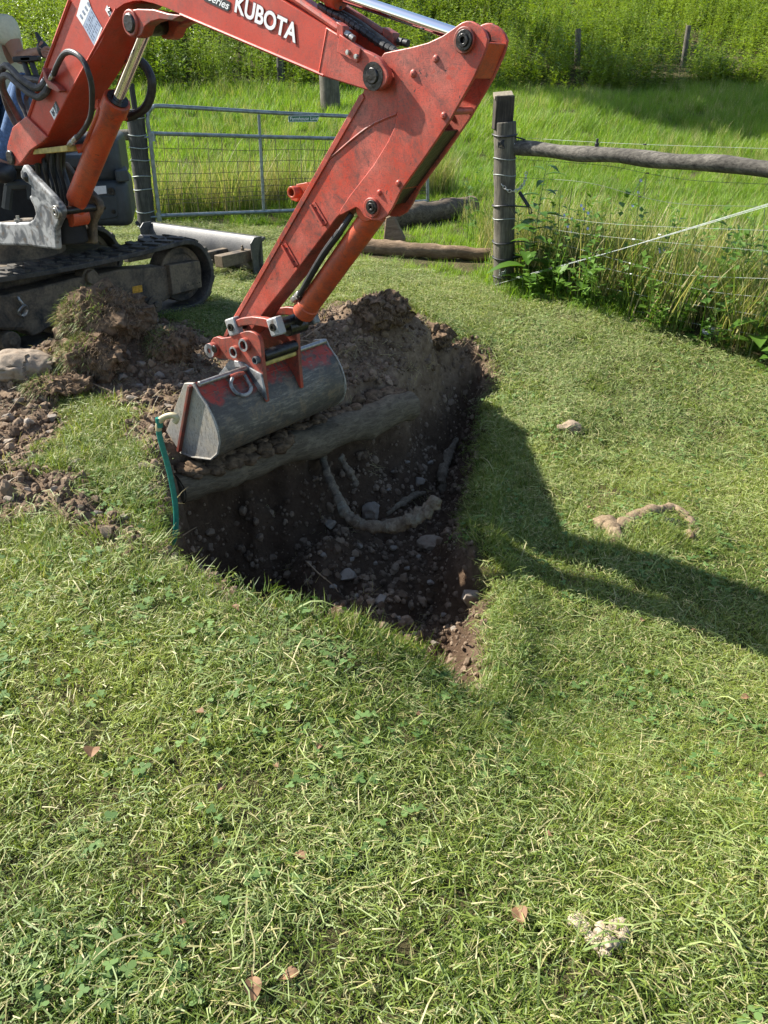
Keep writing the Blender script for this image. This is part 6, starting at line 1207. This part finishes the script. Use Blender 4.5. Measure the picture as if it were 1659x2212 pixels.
# rough grass, meadow, weeds
edge = lambda x: foot_line(x) - .3 + np.sin(x * .7) * .35
MD = [tall_proto(M['meadow'], 40, .10, .26, .16, .008, .7, 3, 'meadow_clump') for _ in range(5)]
TL = [tall_proto(M['tall'], 46, .30, .72, .13, .0065, .45, 4, 'tall_clump') for _ in range(5)]
DR = [tall_proto(M['dry'], 26, .45, .85, .12, .0035, .35, 4, 'dry_clump') for _ in range(4)]
UW = [weed_proto(M['herb'], 5, .18, .62, .14, .075, .3, 14, 'low_weed') for _ in range(5)]
HW = [weed_proto(M['weed'], 5, .35, .9, .30, .13, .2, 22, 'hill_weed') for _ in range(6)]
def rough(x, y): return (y > rough_line(x) + vnoise(x, y, 2, 61, 3) * .25) * 1.
fd = lambda x, y: (x - LPB[0]) * -FD[1] + (y - LPB[1]) * FD[0]              # metres beyond the fence line
fenceband = lambda x, y: ((x > LPB[0] - .02) & (fd(x, y) > .0) & (fd(x, y) < 1.4)) * 1.
gateband = lambda x, y: (np.abs((x - g0[0]) * -GD[1] + (y - g0[1]) * GD[0] - .45) < .55) * ((x > -2.9) & (x < .9)) * 1.
lg = [(GS(786, 545), GS(1066, 563)), (GS(840, 492), GS(1020, 462))]
def off_logs(x, y):
    k = np.ones(len(x))
    for a, b in lg: k *= (seg_dist(x, y + .12, [a, b], False) > .26)
    return k
x, y = wedge(95, 6., 12); P, Rt = place(x, y, (y > mown_line(x) - .1) * (y < rough_line(x) + .2) * off_logs(x, y)); scatter('verge_grass', MD, P, Rt, RNG.uniform(.28, .62, len(P)), tintf(P, .9, 80), 'half-grown green grass round the logs in the gateway')
x, y = wedge(60, 6., 15); P, Rt = place(x, y, rough(x, y)); scatter('meadow_grass', MD, P, Rt, RNG.uniform(.5, .95, len(P)), tintf(P, .6, 81), 'bright green meadow grass beyond the gate')
x, y = wedge(5, 7, 24); P, Rt = place(x, y, rough(x, y) * (y < edge(x)) * sm((vnoise(x, y, .5, 88, 3) + .05) / .15)); scatter('tall_grass', TL, P, Rt, RNG.uniform(.45, .8, len(P)), np.clip(tintf(P, .7, 89) + .2, 0, 1), 'paler taller grass clumps in the meadow')
x, y = wedge(34, 15, 24.5); P, Rt = place(x, y, rough(x, y) * (y < edge(x) + .4)); scatter('meadow_grass', MD, P, Rt, RNG.uniform(.8, 1.35, len(P)), tintf(P, .5, 82), 'bright green meadow grass up to the foot of the hill')
x, y = wedge(60, 4.5, 13); P, Rt = place(x, y, rough(x, y) * np.clip(fenceband(x, y) * .85 + gateband(x, y) * .9, 0, 1)); scatter('tall_grass', TL, P, Rt, RNG.uniform(.6, 1.5, len(P)), tintf(P, 1.2, 83), 'tall uncut grass along the fence and the gate')
x, y = wedge(44, 4.5, 13); P, Rt = place(x, y, rough(x, y) * np.clip(fenceband(x, y) * .8 * (fd(x, y) > .08) * (.45 + .55 * sm((3.1 - x) / 1.2)) + gateband(x, y) * .8, 0, 1)); scatter('dry_grass', DR, P, Rt, RNG.uniform(.55, 1.15, len(P)), tintf(P, 1.2, 84), 'dry straw-coloured grass stalks along the fence and the gate')
x, y = wedge(70, 4.2, 9); P, Rt = place(x, y, ((x > LPB[0] + .03) & (fd(x, y) > -.12) & (fd(x, y) < 1.0)) * .42 + rough(x, y) * .05); scatter('low_weeds', UW, P, Rt, RNG.uniform(.5, 1.5, len(P)), tintf(P, 2, 85), 'low leafy weeds under the fence wires')
GRD = [weed_proto(M['weed'], 9, .7, 1.25, .34, .10, .09, 20, 'slender_weed', .5) for _ in range(5)]
SEED = [weed_proto(M['dry'], 4, .7, 1.2, .3, .03, .35, 10, 'seed_stalk', .2) for _ in range(3)]
PO = [(o.location.x, o.location.y) for o in SC.objects if o.get('group') == 'fence posts at the foot of the hill']
def ho(x, y):
    k = y > edge(x) + vnoise(x, y, .5, 91, 3) * 1.4
    for a, b in PO: k &= ~((np.abs(x - a * y / b) < .17) & (y > b - 2.2) & (y < b + .15))
    return k
x, y = wedge(15, 15.5, 36, 2); k = ho(x, y); x, y = x[k], y[k]; P, Rt = place(x, y, .35 + .65 * sm((vnoise(x, y, .55, 95, 4) + .1) / .16)); scatter('hill_weeds', HW, P, Rt * .5, RNG.uniform(.6, 1.3, len(P)), np.clip(tintf(P, .35, 92, 1.2), 0, 1), 'dense leafy weeds covering the hillside')
x, y = wedge(6, 15.5, 36, 2); k = ho(x, y); x, y = x[k], y[k]; P, Rt = place(x, y, sm((vnoise(x, y, .4, 96, 4) + .06) / .14)); scatter('slender_weeds', GRD, P, Rt * .5, RNG.uniform(.6, 1.25, len(P)), np.clip(tintf(P, .5, 93, 1.2), 0, 1), 'tall slender leafy stems standing in drifts on the hillside')
x, y = wedge(1.6, 15.5, 36, 2); k = ho(x, y); x, y = x[k], y[k]; P, Rt = place(x, y, sm((vnoise(x, y, .45, 97, 4) + .02) / .14)); scatter('seed_stalks', SEED, P, Rt * .5, RNG.uniform(.6, 1.1, len(P)), RNG.random(len(P)), 'pale dry seed heads among the hill weeds')
BU = [weed_proto(M['herb'], 14, .7, 1.5, .5, .10, .3, 40, 'bush') for _ in range(3)]
for (u, v, s, lb) in ((660, 182, 1.0, 'dark bushy shrub at the foot of the hill under the boom end'), (595, 178, .8, 'smaller grey-green shrub left of the dark one under the boom'), (1180, 40, 1.1, 'dark rounded shrub on the hillside above the left hill post')):
    p = HP(u, v, 19.6 if v > 100 else 26.); o = BU[0].copy(); o.data = random.choice(BU).data; COL.objects.link(o); o.name = 'hill_shrub'; o.location = (p[0], p[1], gz(p[0], p[1]) - .1); o.scale = (s * 1.3, s * 1.1, s * .9); o.rotation_euler = (0, 0, rnd(0, 6)); tag(o, lb, 'shrub')

LBL = []
for i in range(5):
    mb = MB()
    for k in range(3):
        a = rnd(0, 6.28); d = np.array([math.cos(a), math.sin(a), 0]); p = np.array([rnd(-.06, .06), rnd(-.06, .06), .012]); L = rnd(.07, .17); q = rnd(-.25, .25); s_ = np.array([-d[1], d[0], 0]); mb.a = rnd(.1, 1); mb.strip([p + d * L * t + s_ * q * L * t * t + ZZ * .045 * math.sin(3.0 * t) for t in np.linspace(0, 1, 6)], s_ + ZZ * rnd(-.5, .5), rnd(.003, .0052))
    LBL.append(proto('long_blade', mb, M['clip']))
x, y = wedge(20, .55, 5.); P, Rt = place(x, y, lawn_mask(x, y) * .75); scatter('long_grass_blades', LBL, P, Rt, RNG.uniform(.7, 1.2, len(P)), tintf(P, 3, 57), 'long loose grass blades lying on the mown lawn')
